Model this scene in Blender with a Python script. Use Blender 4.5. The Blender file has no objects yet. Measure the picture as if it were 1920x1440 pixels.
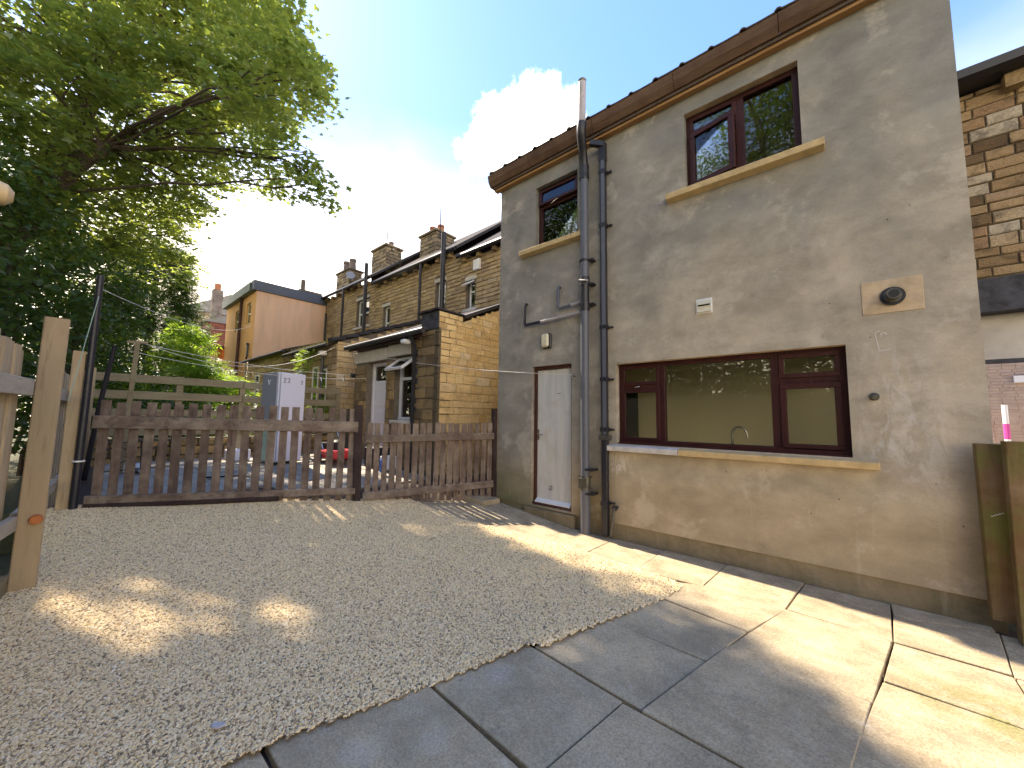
import bpy, math, random
import numpy as np
from mathutils import Vector, Matrix

R = math.radians
rng = random.Random(7)
npr = np.random.RandomState(11)
scene = bpy.context.scene
COL = scene.collection

# ------------------------------------------------------------------ camera
cam_d = bpy.data.cameras.new('camera')
cam = bpy.data.objects.new('camera', cam_d)
COL.objects.link(cam)
cam_d.sensor_width = 36.0
cam_d.lens = 13.125
cam_d.clip_start = 0.02
cam_d.clip_end = 2000
X_ = Vector((0.7610, 0.0464, 0.6471))
Y_ = Vector((0.6486, -0.0759, -0.7573))
Z_ = Vector((0.0140, 0.9960, -0.0879))
cam.matrix_world = Matrix(((X_.x, X_.y, X_.z, 0.0), (Y_.x, Y_.y, Y_.z, -4.401), (Z_.x, Z_.y, Z_.z, 1.45), (0, 0, 0, 1)))
scene.camera = cam

# ------------------------------------------------------------------ sun, sky, exposure
SUN_EL, SUN_AZ = R(48.0), R(4.3)          # azimuth measured from -X towards +Y
SUN = Vector((-math.cos(SUN_EL) * math.cos(SUN_AZ), math.cos(SUN_EL) * math.sin(SUN_AZ), math.sin(SUN_EL)))
sd = bpy.data.lights.new('sun', 'SUN')
sd.energy = 2.0
sd.angle = R(0.8)
sd.color = (1.0, 0.86, 0.68)
so = bpy.data.objects.new('sun', sd)
COL.objects.link(so)
so.rotation_euler = SUN.to_track_quat('Z', 'Y').to_euler()
so.location = SUN * 60

world = bpy.data.worlds.new('World')
scene.world = world
world.use_nodes = True
SKY_STRENGTH = 0.15
scene.view_settings.view_transform = 'Standard'
scene.view_settings.look = 'None'
scene.view_settings.gamma = 1.0
scene.view_settings.use_curve_mapping = False
scene.view_settings.exposure = 2.85
scene.cycles.max_bounces = 9
scene.cycles.diffuse_bounces = 5
scene.cycles.transparent_max_bounces = 12
scene.cycles.caustics_reflective = False
scene.cycles.caustics_refractive = False
scene.cycles.sample_clamp_indirect = 8.0


class NT:
    """small node-tree writer: n('Type', input=value or socket)"""
    def __init__(self, tree):
        self.t = tree
        tree.nodes.clear()

    def n(self, kind, ins=None, out=0, **props):
        nd = self.t.nodes.new(kind)
        for k, v in props.items():
            setattr(nd, k, v)
        for k, v in (ins or {}).items():
            s = nd.inputs[k]
            if isinstance(v, bpy.types.NodeSocket):
                self.t.links.new(v, s)
            else:
                s.default_value = v
        return nd.outputs[out] if out is not None else nd

    def math(self, op, a, b=0.0, clamp=False):
        return self.n('ShaderNodeMath', {0: a, 1: b}, operation=op, use_clamp=clamp)

    def vmath(self, op, a, b=None, out=0):
        ins = {0: a}
        if b is not None:
            ins[1] = b
        return self.n('ShaderNodeVectorMath', ins, out=out, operation=op)

    def pos(self):
        return self.n('ShaderNodeNewGeometry')

    def objc(self):
        return self.n('ShaderNodeTexCoord', out=3)

    def noise(self, vec, scale, detail=4, rough=0.55, dist=0.0, out=0):
        return self.n('ShaderNodeTexNoise', {'Vector': vec, 'Scale': scale, 'Detail': detail, 'Roughness': rough, 'Distortion': dist}, out=out)

    def scale(self, vec, s):
        return self.n('ShaderNodeMapping', {'Vector': vec, 'Scale': s})

    def ramp(self, fac, stops, interp='LINEAR'):
        nd = self.t.nodes.new('ShaderNodeValToRGB')
        self.t.links.new(fac, nd.inputs[0])
        cr = nd.color_ramp
        cr.interpolation = interp
        while len(cr.elements) < len(stops):
            cr.elements.new(0.5)
        for e, (p, c) in zip(cr.elements, stops):
            e.position = p
            e.color = (c[0], c[1], c[2], 1) if hasattr(c, '__len__') else (c, c, c, 1)
        return nd.outputs[0]

    def mix(self, fac, a, b, blend='MIX'):
        nd = self.t.nodes.new('ShaderNodeMix')
        nd.data_type = 'RGBA'
        nd.blend_type = blend
        for i, v in ((0, fac), (6, a), (7, b)):
            s = nd.inputs[i]
            if isinstance(v, bpy.types.NodeSocket):
                self.t.links.new(v, s)
            elif i == 0:
                s.default_value = v
            else:
                s.default_value = (v[0], v[1], v[2], 1)
        return nd.outputs[2]

    def rmap(self, v, a, b, c=0.0, d=1.0):
        return self.n('ShaderNodeMapRange', {'Value': v, 'From Min': a, 'From Max': b, 'To Min': c, 'To Max': d})

    def bump(self, h, dist, strength=1.0):
        return self.n('ShaderNodeBump', {'Height': h, 'Distance': dist, 'Strength': strength})

    def sep(self, v):
        nd = self.n('ShaderNodeSeparateXYZ', {0: v}, out=None)
        return nd.outputs[0], nd.outputs[1], nd.outputs[2]

    def rnd(self):
        """per object + per island random value 0..1"""
        a = self.n('ShaderNodeObjectInfo', out=5)
        b = self.n('ShaderNodeNewGeometry', out=None).outputs['Random Per Island']
        return self.math('FRACT', self.math('ADD', a, b))

    def surf(self, sh):
        self.n('ShaderNodeOutputMaterial', {0: sh}, out=None)

    def bsdf(self, color, rough=0.8, metal=0.0, normal=None, spec=0.4):
        ins = {'Base Color': color if isinstance(color, bpy.types.NodeSocket) else (color[0], color[1], color[2], 1),
               'Roughness': rough, 'Metallic': metal, 'Specular IOR Level': spec}
        if normal is not None:
            ins['Normal'] = normal
        return self.n('ShaderNodeBsdfPrincipled', ins)


MATS = {}


def mat(name):
    m = bpy.data.materials.new(name)
    m.use_nodes = True
    MATS[name] = m
    return NT(m.node_tree)


# world: Nishita sky, brighter and whiter towards the sun side, one cumulus cloud
w = NT(world.node_tree)
d = w.n('ShaderNodeTexCoord', out=0)
sky = w.n('ShaderNodeTexSky', sky_type='NISHITA', sun_disc=False, sun_elevation=SUN_EL,
          sun_rotation=math.atan2(SUN.x, SUN.y), altitude=100.0, air_density=0.8, dust_density=0.25, ozone_density=1.0)
cloud_lobes = [((-0.4617, 0.5992, 0.6541), 0.072), ((-0.4192, 0.6391, 0.6449), 0.046), ((-0.5295, 0.5624, 0.6352), 0.058),
               ((-0.5809, 0.5568, 0.5937), 0.040), ((-0.5223, 0.6096, 0.5964), 0.073), ((-0.572, 0.6111, 0.5472), 0.024),
               ((-0.4472, 0.6605, 0.6031), 0.072), ((-0.5857, 0.627, 0.5136), 0.016), ((-0.4869, 0.6539, 0.5791), 0.0615),
               ((-0.45, 0.70, 0.555), 0.06)]
nz = w.noise(d, 11.0, 9, 0.62)
nz2 = w.noise(d, 38.0, 6, 0.6)
acc = None
for c, r in cloud_lobes:
    dist = w.vmath('DISTANCE', d, c, out=1)
    v = w.math('DIVIDE', w.math('SUBTRACT', dist, r), 0.03)
    acc = v if acc is None else w.math('SMOOTH_MIN', acc, v)
    if acc.node.operation == 'SMOOTH_MIN':
        acc.node.inputs[2].default_value = 0.5
edge = w.math('ADD', w.math('ADD', acc, w.math('MULTIPLY', w.math('SUBTRACT', nz, 0.5), 3.4)), w.math('MULTIPLY', w.math('SUBTRACT', nz2, 0.5), 2.2))
cloud = w.n('ShaderNodeMapRange', {'Value': edge, 'From Min': 0.45, 'From Max': -0.9}, interpolation_type='SMOOTHSTEP')
# haze that whitens the sky towards the horizon
dx, dy, dz = w.sep(d)
sky = w.vmath('DIVIDE', w.vmath('MULTIPLY', sky, (0.43, 0.54, 0.74)), w.vmath('ADD', w.vmath('MULTIPLY', sky, (0.22, 0.20, 0.16)), (1.0, 1.0, 1.0)))
low = w.n('ShaderNodeMapRange', {'Value': w.math('ADD', dz, w.math('MULTIPLY', w.math('SUBTRACT', w.noise(w.scale(d, (1.0, 1.0, 2.0)), 2.0, 4, 0.55, 0.3), 0.5), 0.25)), 'From Min': 0.62, 'From Max': 0.16, 'To Min': 0.0, 'To Max': 0.92}, interpolation_type='SMOOTHSTEP')
skyc = w.mix(low, sky, (4.6, 3.9, 2.75))
skyc = w.mix(cloud, skyc, (4.0, 3.9, 3.7))
bg = w.n('ShaderNodeBackground', {0: skyc, 1: SKY_STRENGTH})
w.n('ShaderNodeOutputWorld', {0: bg}, out=None)

# ------------------------------------------------------------------ materials
# cement render of the house
m = mat('cement_render')
p = m.pos()
px, py, pz = m.sep(p)
n1 = m.noise(p, 0.75, 8, 0.62, 0.15)
n2 = m.noise(p, 2.3, 8, 0.64, 0.15)
n3 = m.noise(p, 60.0, 3, 0.6)
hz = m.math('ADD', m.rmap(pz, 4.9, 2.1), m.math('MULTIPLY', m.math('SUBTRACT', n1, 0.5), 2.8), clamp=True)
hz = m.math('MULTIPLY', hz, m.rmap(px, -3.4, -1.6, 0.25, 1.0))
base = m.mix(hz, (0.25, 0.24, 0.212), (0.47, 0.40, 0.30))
base = m.mix(m.rmap(n2, 0.40, 0.72, 0.0, 0.5), base, (0.21, 0.195, 0.162))
base = m.mix(m.rmap(m.noise(p, 1.1, 9, 0.68, 0.2), 0.54, 0.62, 0.0, 0.30), base, (0.56, 0.49, 0.40))
# lower band, damp brown
low = m.math('MULTIPLY', m.rmap(m.math('ADD', pz, m.math('MULTIPLY', n1, 0.6)), 1.35, 0.9), 0.6)
base = m.mix(low, base, (0.38, 0.295, 0.18))
# white mineral runs on the right of the wall
vx = m.rmap(m.math('ABSOLUTE', m.math('SUBTRACT', px, 0.42)), 0.36, 0.05)
vz = m.rmap(m.math('ABSOLUTE', m.math('SUBTRACT', pz, 1.45)), 0.75, 0.2)
runs = m.noise(m.scale(p, (5.0, 5.0, 1.6)), 1.5, 5, 0.6, 1.8)
runs = m.math('MULTIPLY', m.math('MULTIPLY', vx, vz), m.rmap(runs, 0.47, 0.62))
base = m.mix(m.math('MULTIPLY', runs, 0.62), base, (0.62, 0.60, 0.56))
# vertical drip streaks below the sill and above the plinth
st = m.noise(m.scale(p, (14.0, 14.0, 0.8)), 1.0, 4, 0.6, 0.3)
stm = m.math('MULTIPLY', m.rmap(st, 0.60, 0.72), m.rmap(pz, 1.15, 0.5))
base = m.mix(m.math('MULTIPLY', stm, 0.2), base, (0.55, 0.48, 0.37))
wh = m.math('MULTIPLY', m.rmap(m.vmath('DISTANCE', p, (-2.0, 0.0, 0.86), out=1), 0.22, 0.03), m.rmap(m.noise(m.scale(p, (4, 4, 1.5)), 4.0, 5, 0.65, 1.0), 0.50, 0.56))
base = m.mix(m.math('MULTIPLY', wh, 0.5), base, (0.68, 0.64, 0.58))
# green algae at the foot by the fence
al = m.math('MULTIPLY', m.rmap(px, -2.9, -3.9), m.rmap(m.math('ADD', pz, m.math('MULTIPLY', n2, 0.7)), 1.15, 0.5))
base = m.mix(m.math('MULTIPLY', al, 0.8), base, (0.105, 0.115, 0.035))
al2 = m.math('MULTIPLY', m.rmap(m.math('ABSOLUTE', m.math('SUBTRACT', px, -2.35)), 0.3, 0.1), m.rmap(m.math('ADD', pz, m.math('MULTIPLY', n2, 0.5)), 1.0, 0.5))
base = m.mix(m.math('MULTIPLY', al2, 0.5), base, (0.12, 0.125, 0.05))
tr_ = m.noise(m.scale(p, (1.0, 1.0, 1.6)), 2.0, 9, 0.66, 0.25)
base = m.mix(0.32, base, m.ramp(tr_, [(0.36, 0.24), (0.5, 0.5), (0.64, 0.74)]), 'OVERLAY')
base = m.mix(m.rmap(m.noise(p, 1.6, 9, 0.7, 0.2), 0.55, 0.61, 0.0, 0.36), base, (0.60, 0.53, 0.43))
base = m.mix(0.10, base, m.ramp(n3, [(0.3, 0.25), (0.7, 0.75)]), 'OVERLAY')
hb = m.math('ADD', m.math('MULTIPLY', n2, 0.8), m.math('ADD', m.math('MULTIPLY', n3, 0.045), m.math('MULTIPLY', m.noise(p, 9, 3, 0.5, 1.0), 0.22)))
m.surf(m.bsdf(base, 0.9, normal=m.bump(hb, 0.02, 0.7), spec=0.2))

m = mat('plinth_render')
p = m.pos()
n1 = m.noise(p, 3.0, 6, 0.65, 0.6)
st = m.noise(m.scale(p, (12.0, 12.0, 1.2)), 1.2, 4, 0.6)
base = m.mix(m.rmap(n1, 0.35, 0.7), (0.33, 0.26, 0.16), (0.19, 0.155, 0.09))
base = m.mix(m.rmap(st, 0.58, 0.72, 0, 0.6), base, (0.36, 0.31, 0.23))
m.surf(m.bsdf(base, 0.9, normal=m.bump(m.noise(p, 20, 5, 0.7), 0.015, 0.8), spec=0.2))


def plain(name, col, rough=0.7, var=0.12, scale=8.0, bump=0.004, metal=0.0, spec=0.4, dark=0.55, rnd=0.0, streak=None):
    m = mat(name)
    p = m.pos()
    q = m.scale(p, streak) if streak else p
    n1 = m.noise(q, scale, 5, 0.62, 0.3)
    n2 = m.noise(p, scale * 6, 3, 0.6)
    c = m.mix(m.rmap(n1, 0.35, 0.72, 0.0, min(1.0, var * 5)), col, tuple(x * dark for x in col))
    if rnd:
        c = m.mix(m.math('MULTIPLY', m.rnd(), rnd), c, tuple(x * 0.45 for x in col))
    m.surf(m.bsdf(c, rough, metal, m.bump(m.math('ADD', n1, m.math('MULTIPLY', n2, 0.3)), bump, 0.7), spec))
    return MATS[name]


def wood(name, axis, c1, c2, c3, rough=0.85, wear=0.4, fine=1.0, green=0.0):
    """weathered timber; grain runs along axis 0,1,2 of the world (pieces lie along it)"""
    m = mat(name)
    p = m.pos()
    r = m.rnd()
    off = m.vmath('SCALE', (13.0, 7.0, 5.0))
    m.t.links.new(r, off.node.inputs[3])
    q = m.vmath('ADD', p, off)
    s = [17.0 * fine, 17.0 * fine, 17.0 * fine]
    s[axis] = 1.5 * fine
    q = m.scale(q, tuple(s))
    g = m.noise(q, 1.0, 6, 0.6, 0.7)
    g2 = m.noise(q, 3.1, 4, 0.6, 0.2)
    blot = m.noise(p, 3.2, 5, 0.65, 0.5)
    c = m.mix(m.rmap(g, 0.33, 0.68), c1, c2)
    c = m.mix(m.math('MULTIPLY', m.rmap(blot, 0.42, 0.66), wear), c, c3)
    c = m.mix(m.math('MULTIPLY', m.rmap(g2, 0.56, 0.70), 0.55), c, tuple(x * 0.42 for x in c1))
    c = m.mix(m.math('MULTIPLY', r, 0.38), c, tuple(x * 0.6 for x in c2))
    if green:
        c = m.mix(m.math('MULTIPLY', m.rmap(m.noise(p, 4.5, 4, 0.6), 0.45, 0.62), green), c, (0.13, 0.14, 0.035))
    m.surf(m.bsdf(c, rough, normal=m.bump(m.math('ADD', g, m.math('MULTIPLY', g2, 0.4)), 0.006, 0.9), spec=0.25))
    return MATS[name]


wood('picket_wood', 2, (0.22, 0.153, 0.118), (0.092, 0.063, 0.052), (0.40, 0.33, 0.25), wear=0.6)
wood('picket_rail', 1, (0.25, 0.18, 0.135), (0.11, 0.078, 0.062), (0.42, 0.35, 0.27), wear=0.7)
wood('dark_post_wood', 2, (0.060, 0.034, 0.03), (0.032, 0.022, 0.02), (0.11, 0.08, 0.07), wear=0.4)
wood('pale_fence_wood', 2, (0.60, 0.48, 0.32), (0.44, 0.34, 0.22), (0.46, 0.42, 0.30), wear=0.4)
wood('pale_rail_wood', 0, (0.50, 0.45, 0.36), (0.38, 0.33, 0.26), (0.52, 0.49, 0.43), wear=0.4)
wood('post_timber', 2, (0.46, 0.345, 0.21), (0.34, 0.25, 0.15), (0.36, 0.33, 0.20), wear=0.35, fine=0.55)
wood('ranch_wood', 1, (0.29, 0.24, 0.15), (0.20, 0.165, 0.10), (0.32, 0.29, 0.19), wear=0.5)
wood('gutter_wood', 0, (0.15, 0.085, 0.05), (0.085, 0.048, 0.034), (0.20, 0.14, 0.085), wear=0.5)
wood('fascia_wood', 0, (0.42, 0.24, 0.10), (0.30, 0.165, 0.07), (0.30, 0.20, 0.11), wear=0.4)
wood('mossy_board', 2, (0.20, 0.125, 0.05), (0.125, 0.075, 0.033), (0.30, 0.22, 0.14), wear=0.6, green=0.7)
wood('mahogany', 2, (0.060, 0.016, 0.013), (0.035, 0.010, 0.010), (0.07, 0.022, 0.017), rough=0.45, wear=0.3, fine=0.7)

# paving slabs
m = mat('paving_slab')
p = m.pos()
px, py, pz = m.sep(p)
r = m.rnd()
n1 = m.noise(p, 1.6, 9, 0.66, 0.3)
n2 = m.noise(p, 85, 4, 0.75)
n3 = m.noise(p, 7.5, 8, 0.72, 0.3)
n4 = m.noise(m.scale(p, (1.0, 1.5, 1.0)), 3.4, 9, 0.72, 0.2)
sp = m.n('ShaderNodeTexVoronoi', {'Vector': p, 'Scale': 38.0, 'Randomness': 1.0}, out=0)
c = m.mix(r, (0.44, 0.36, 0.235), (0.54, 0.44, 0.28))
c = m.mix(m.rmap(n1, 0.42, 0.60), c, (0.34, 0.285, 0.19))
c = m.mix(m.rmap(n4, 0.50, 0.66, 0.0, 0.55), c, (0.47, 0.41, 0.30))
warm = m.math('ADD', m.rmap(px, -1.0, 0.3), m.rmap(py, -1.4, -0.8), clamp=True)
c = m.mix(m.math('MULTIPLY', warm, 0.8), c, m.mix(m.rmap(n4, 0.38, 0.62), (0.27, 0.21, 0.13), (0.48, 0.385, 0.25)))
c = m.mix(m.math('MULTIPLY', m.rmap(n3, 0.60, 0.70), 0.40), c, (0.60, 0.56, 0.48))
c = m.mix(m.math('MULTIPLY', m.rmap(n3, 0.40, 0.30), 0.45), c, (0.15, 0.14, 0.12))
gm_ = m.math('MULTIPLY', m.rmap(m.vmath('DISTANCE', m.scale(p, (1.0, 1.5, 1.0)), (0.62, -1.95, 0.0), out=1), 0.55, 0.1), m.rmap(n3, 0.40, 0.58))
c = m.mix(m.math('MULTIPLY', gm_, 0.75), c, (0.19, 0.19, 0.05))
for bx_, by_, br in ((-1.43, -3.25, 0.07), (-1.5, -2.72, 0.09), (-1.62, -3.48, 0.07)):
    dd = m.vmath('DISTANCE', p, (bx_, by_, 0.0), out=1)
    c = m.mix(m.math('MULTIPLY', m.rmap(m.math('ADD', dd, m.math('MULTIPLY', n3, 0.22)), br + 0.14, 0.10), 0.32), c, (0.62, 0.61, 0.57))
c = m.mix(m.math('MULTIPLY', m.rmap(sp, 0.14, 0.05), 0.5), c, (0.07, 0.065, 0.055))
c = m.mix(0.45, c, m.ramp(n2, [(0.3, 0.12), (0.5, 0.5), (0.7, 0.88)]), 'OVERLAY')
h = m.math('ADD', m.math('MULTIPLY', n3, 0.8), m.math('MULTIPLY', n2, 0.35))
m.surf(m.bsdf(c, 0.85, normal=m.bump(h, 0.014, 0.9), spec=0.3))

m = mat('joint_soil')
p = m.pos()
n1 = m.noise(p, 30, 5, 0.7)
m.surf(m.bsdf(m.mix(n1, (0.04, 0.03, 0.022), (0.09, 0.065, 0.048)), 0.95, normal=m.bump(n1, 0.02)))

m = mat('gravel_bed')
p = m.pos()
v = m.n('ShaderNodeTexVoronoi', {'Vector': p, 'Scale': 70.0}, out=None)
c = m.ramp(m.sep(v.outputs[1])[0], [(0.0, (0.36, 0.29, 0.19)), (0.5, (0.58, 0.47, 0.32)), (1.0, (0.76, 0.64, 0.46))])
c = m.mix(m.rmap(v.outputs[0], 0.3, 0.9, 0.0, 0.8), c, (0.05, 0.04, 0.035))
m.surf(m.bsdf(c, 0.9, normal=m.bump(m.math('SUBTRACT', 1.0, v.outputs[0]), 0.02)))

m = mat('pebble')
r = m.n('ShaderNodeObjectInfo', out=5)
c = m.ramp(r, [(0.0, (0.17, 0.13, 0.08)), (0.10, (0.44, 0.33, 0.19)), (0.25, (0.78, 0.60, 0.31)), (0.42, (0.74, 0.60, 0.38)), (0.58, (0.86, 0.66, 0.34)),
               (0.72, (0.82, 0.66, 0.40)), (0.86, (0.92, 0.78, 0.50)), (0.96, (0.56, 0.35, 0.18)), (1.0, (0.97, 0.88, 0.68))])
m.surf(m.bsdf(c, 0.75, spec=0.35))

m = mat('earth')
p = m.pos()
n1 = m.noise(p, 1.2, 6, 0.7)
n2 = m.noise(p, 14, 5, 0.7)
m.surf(m.bsdf(m.mix(n1, (0.10, 0.085, 0.05), (0.055, 0.07, 0.025)), 0.95, normal=m.bump(n2, 0.05)))

m = mat('yard_slab')
p = m.pos()
n1 = m.noise(p, 3.0, 5, 0.6)
c = m.mix(m.rnd(), (0.34, 0.30, 0.25), (0.44, 0.39, 0.31))
c = m.mix(m.rmap(n1, 0.4, 0.7), c, (0.24, 0.22, 0.18))
m.surf(m.bsdf(c, 0.85, normal=m.bump(m.noise(p, 30, 4), 0.008)))


def stone_mat(name, stops, soot=0.4, sootcol=(0.035, 0.03, 0.025), sc=5.0):
    m = mat(name)
    p = m.pos()
    r = m.rnd()
    n1 = m.noise(p, sc, 6, 0.65, 0.5)
    n2 = m.noise(p, sc * 8, 4, 0.65)
    lay = m.noise(m.scale(p, (2, 2, 16)), 2.0, 4, 0.6, 0.5)
    c = m.ramp(r, stops)
    c = m.mix(m.rmap(lay, 0.4, 0.7, 0, 0.45), c, m.mix(0.5, c, (0.20, 0.11, 0.04)))
    c = m.mix(m.math('MULTIPLY', m.rmap(n1, 0.50, 0.70), soot), c, sootcol)
    c = m.mix(0.4, c, m.ramp(n2, [(0.3, 0.25), (0.7, 0.75)]), 'OVERLAY')
    m.surf(m.bsdf(c, 0.92, normal=m.bump(m.math('ADD', n2, m.math('MULTIPLY', n1, 0.6)), 0.015, 0.9), spec=0.2))


stone_mat('bounce_lit_stone', [(0.0, (0.60, 0.42, 0.19)), (0.3, (0.70, 0.51, 0.25)), (0.6, (0.76, 0.57, 0.29)), (0.85, (0.62, 0.41, 0.17)), (1.0, (0.72, 0.60, 0.40))], soot=0.55, sootcol=(0.22, 0.145, 0.075), sc=5.5)  # light bounced onto the +X faces is put into this paler gold
stone_mat('sooty_stone', [(0.0, (0.14, 0.105, 0.065)), (0.25, (0.27, 0.20, 0.10)), (0.5, (0.37, 0.26, 0.125)), (0.75, (0.20, 0.155, 0.10)), (1.0, (0.46, 0.31, 0.13))], soot=0.55)
stone_mat('terrace_stone', [(0.0, (0.36, 0.27, 0.155)), (0.3, (0.50, 0.37, 0.20)), (0.6, (0.58, 0.44, 0.25)), (0.85, (0.42, 0.315, 0.20)), (1.0, (0.62, 0.49, 0.30))], soot=0.30)
stone_mat('neighbour_stone', [(0.0, (0.14, 0.095, 0.055)), (0.2, (0.34, 0.235, 0.125)), (0.45, (0.44, 0.32, 0.18)), (0.65, (0.29, 0.17, 0.095)), (0.88, (0.47, 0.37, 0.24)), (1.0, (0.50, 0.44, 0.34))], soot=0.65, sc=7.0)
stone_mat('chimney_stone', [(0.0, (0.14, 0.12, 0.09)), (0.5, (0.27, 0.22, 0.15)), (1.0, (0.38, 0.31, 0.20))], soot=0.6)
plain('pale_mortar', (0.58, 0.46, 0.28), 0.95, 0.15, 12)
plain('dark_mortar', (0.13, 0.105, 0.075), 0.95, 0.15, 12)
plain('grey_mortar', (0.20, 0.165, 0.125), 0.95, 0.15, 12)
plain('sandstone_sill', (0.62, 0.46, 0.235), 0.85, 0.16, 9, 0.01, dark=0.62)
plain('painted_sill', (0.66, 0.63, 0.60), 0.8, 0.2, 7, 0.01, dark=0.6)
plain('stone_lintel', (0.60, 0.57, 0.50), 0.9, 0.12, 6, 0.01, dark=0.75)
plain('slate', (0.075, 0.07, 0.075), 0.95, 0.16, 10, 0.01, rnd=0.4, spec=0.08)
plain('old_slate', (0.10, 0.09, 0.065), 0.95, 0.2, 10, 0.02, rnd=0.4, spec=0.08)
plain('quoin_stone', (0.13, 0.10, 0.06), 0.9, 0.25, 9, 0.012)
plain('roof_tile', (0.13, 0.095, 0.075), 0.85, 0.2, 14, 0.012, rnd=0.4)
plain('black_plastic', (0.018, 0.018, 0.024), 0.38, 0.1, 10, 0.001, dark=1.8)
plain('grey_plastic', (0.115, 0.12, 0.145), 0.42, 0.15, 5, 0.001, dark=0.75, streak=(3, 3, 0.5))
plain('faded_pipe', (0.45, 0.42, 0.42), 0.55, 0.15, 8, 0.001)
plain('white_plastic', (0.80, 0.80, 0.80), 0.4, 0.05, 5, 0.001, dark=0.85)
plain('yellowed_plastic', (0.72, 0.66, 0.46), 0.35, 0.1, 16, 0.001)
plain('pale_concrete', (0.50, 0.46, 0.40), 0.9, 0.1, 3, 0.004)
plain('knot_wood', (0.50, 0.17, 0.05), 0.8, 0.1, 20, 0.001)
plain('brown_paint', (0.085, 0.030, 0.022), 0.5, 0.2, 14, 0.002)
plain('pink_render', (0.86, 0.57, 0.40), 0.92, 0.14, 1.5, 0.006, dark=0.72, streak=(2, 2, 0.35))
plain('orange_render', (0.86, 0.48, 0.18), 0.92, 0.08, 2.0, 0.006, dark=0.85)
plain('lead_fascia', (0.085, 0.105, 0.16), 0.5, 0.1, 6, 0.004)
plain('green_fascia', (0.16, 0.22, 0.19), 0.6, 0.1, 6, 0.004)
plain('cream_wall', (0.90, 0.80, 0.54), 0.85, 0.05, 1.2, 0.001, dark=0.92)
plain('ceiling_white', (0.85, 0.83, 0.76), 0.9, 0.03, 2.0, 0.001)
plain('dark_green_door', (0.030, 0.040, 0.022), 0.6, 0.1, 4, 0.001)
plain('worktop', (0.32, 0.29, 0.25), 0.4, 0.1, 20, 0.001)
plain('steel', (0.70, 0.69, 0.66), 0.2, 0.05, 6, 0.0005, metal=1.0)
plain('tarnished_metal', (0.16, 0.15, 0.13), 0.5, 0.3, 20, 0.002, metal=0.7)
plain('black_iron', (0.02, 0.02, 0.022), 0.5, 0.1, 15, 0.002)
plain('terracotta', (0.42, 0.17, 0.09), 0.85, 0.2, 7, 0.004)
plain('buff_pot', (0.20, 0.16, 0.14), 0.85, 0.2, 7, 0.004)
plain('red_brick', (0.24, 0.085, 0.065), 0.92, 0.3, 2.2, 0.01, dark=0.35)
plain('soot_wall', (0.26, 0.22, 0.20), 0.92, 0.3, 2.2, 0.01, dark=0.35)
plain('orange_brick', (0.55, 0.20, 0.07), 0.92, 0.12, 6, 0.01, rnd=0.3)
plain('pale_brick', (0.52, 0.40, 0.33), 0.92, 0.1, 6, 0.006, rnd=0.25)
plain('concrete_soffit', (0.62, 0.57, 0.52), 0.9, 0.15, 2.5, 0.004, streak=(1, 6, 1))
plain('charred_beam', (0.028, 0.028, 0.034), 0.75, 0.3, 9, 0.01, dark=3.0)
plain('cabinet_white', (0.70, 0.70, 0.80), 0.4, 0.05, 3, 0.001, dark=0.9)
plain('cabinet_grey', (0.30, 0.315, 0.37), 0.45, 0.05, 3, 0.001, dark=0.9)
plain('mint_enamel', (0.40, 0.56, 0.47), 0.4, 0.08, 5, 0.001)
plain('lilac_stone', (0.50, 0.47, 0.47), 0.7, 0.1, 30, 0.001)
plain('red_paint', (0.60, 0.04, 0.05), 0.35, 0.05, 10, 0.001)
plain('blue_plastic', (0.10, 0.20, 0.62), 0.4, 0.05, 10, 0.001)
plain('magenta_paint', (0.65, 0.08, 0.35), 0.5, 0.03, 10, 0.001)
plain('ink', (0.06, 0.07, 0.12), 0.8, 0.03, 10, 0.001)
plain('line_cord', (0.72, 0.72, 0.68), 0.6, 0.03, 10, 0.001)
plain('green_cord', (0.30, 0.42, 0.33), 0.6, 0.03, 10, 0.001)
plain('bare_timber', (0.62, 0.46, 0.25), 0.7, 0.08, 6, 0.001)
plain('bark', (0.085, 0.065, 0.048), 0.95, 0.3, 7, 0.04, streak=(3, 3, 0.7))
plain('moss', (0.30, 0.27, 0.06), 0.95, 0.2, 16, 0.02)
plain('pale_patch', (0.66, 0.50, 0.32), 0.92, 0.22, 6, 0.012, dark=0.6)
plain('white_chalk', (0.66, 0.63, 0.58), 0.95, 0.1, 16, 0.001)
plain('roof_far', (0.23, 0.22, 0.22), 0.8, 0.1, 3, 0.01)

m = mat('door_paint')
p = m.pos()
px, py, pz = m.sep(p)
st = m.noise(m.scale(p, (9, 9, 0.8)), 1.2, 5, 0.6, 0.4)
c = m.mix(m.rmap(st, 0.35, 0.7), (0.66, 0.64, 0.59), (0.50, 0.50, 0.48))
c = m.mix(m.math('MULTIPLY', m.rmap(m.noise(p, 4, 5, 0.6), 0.55, 0.7), 0.4), c, (0.46, 0.41, 0.31))
dd = m.vmath('DISTANCE', p, (-3.08, 0.1, 0.45), out=1)
c = m.mix(m.math('MULTIPLY', m.rmap(dd, 0.06, 0.02), m.rmap(m.noise(p, 45, 4, 0.7), 0.48, 0.52)), c, (0.05, 0.035, 0.02))
m.surf(m.bsdf(c, 0.5, normal=m.bump(st, 0.003)))

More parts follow.
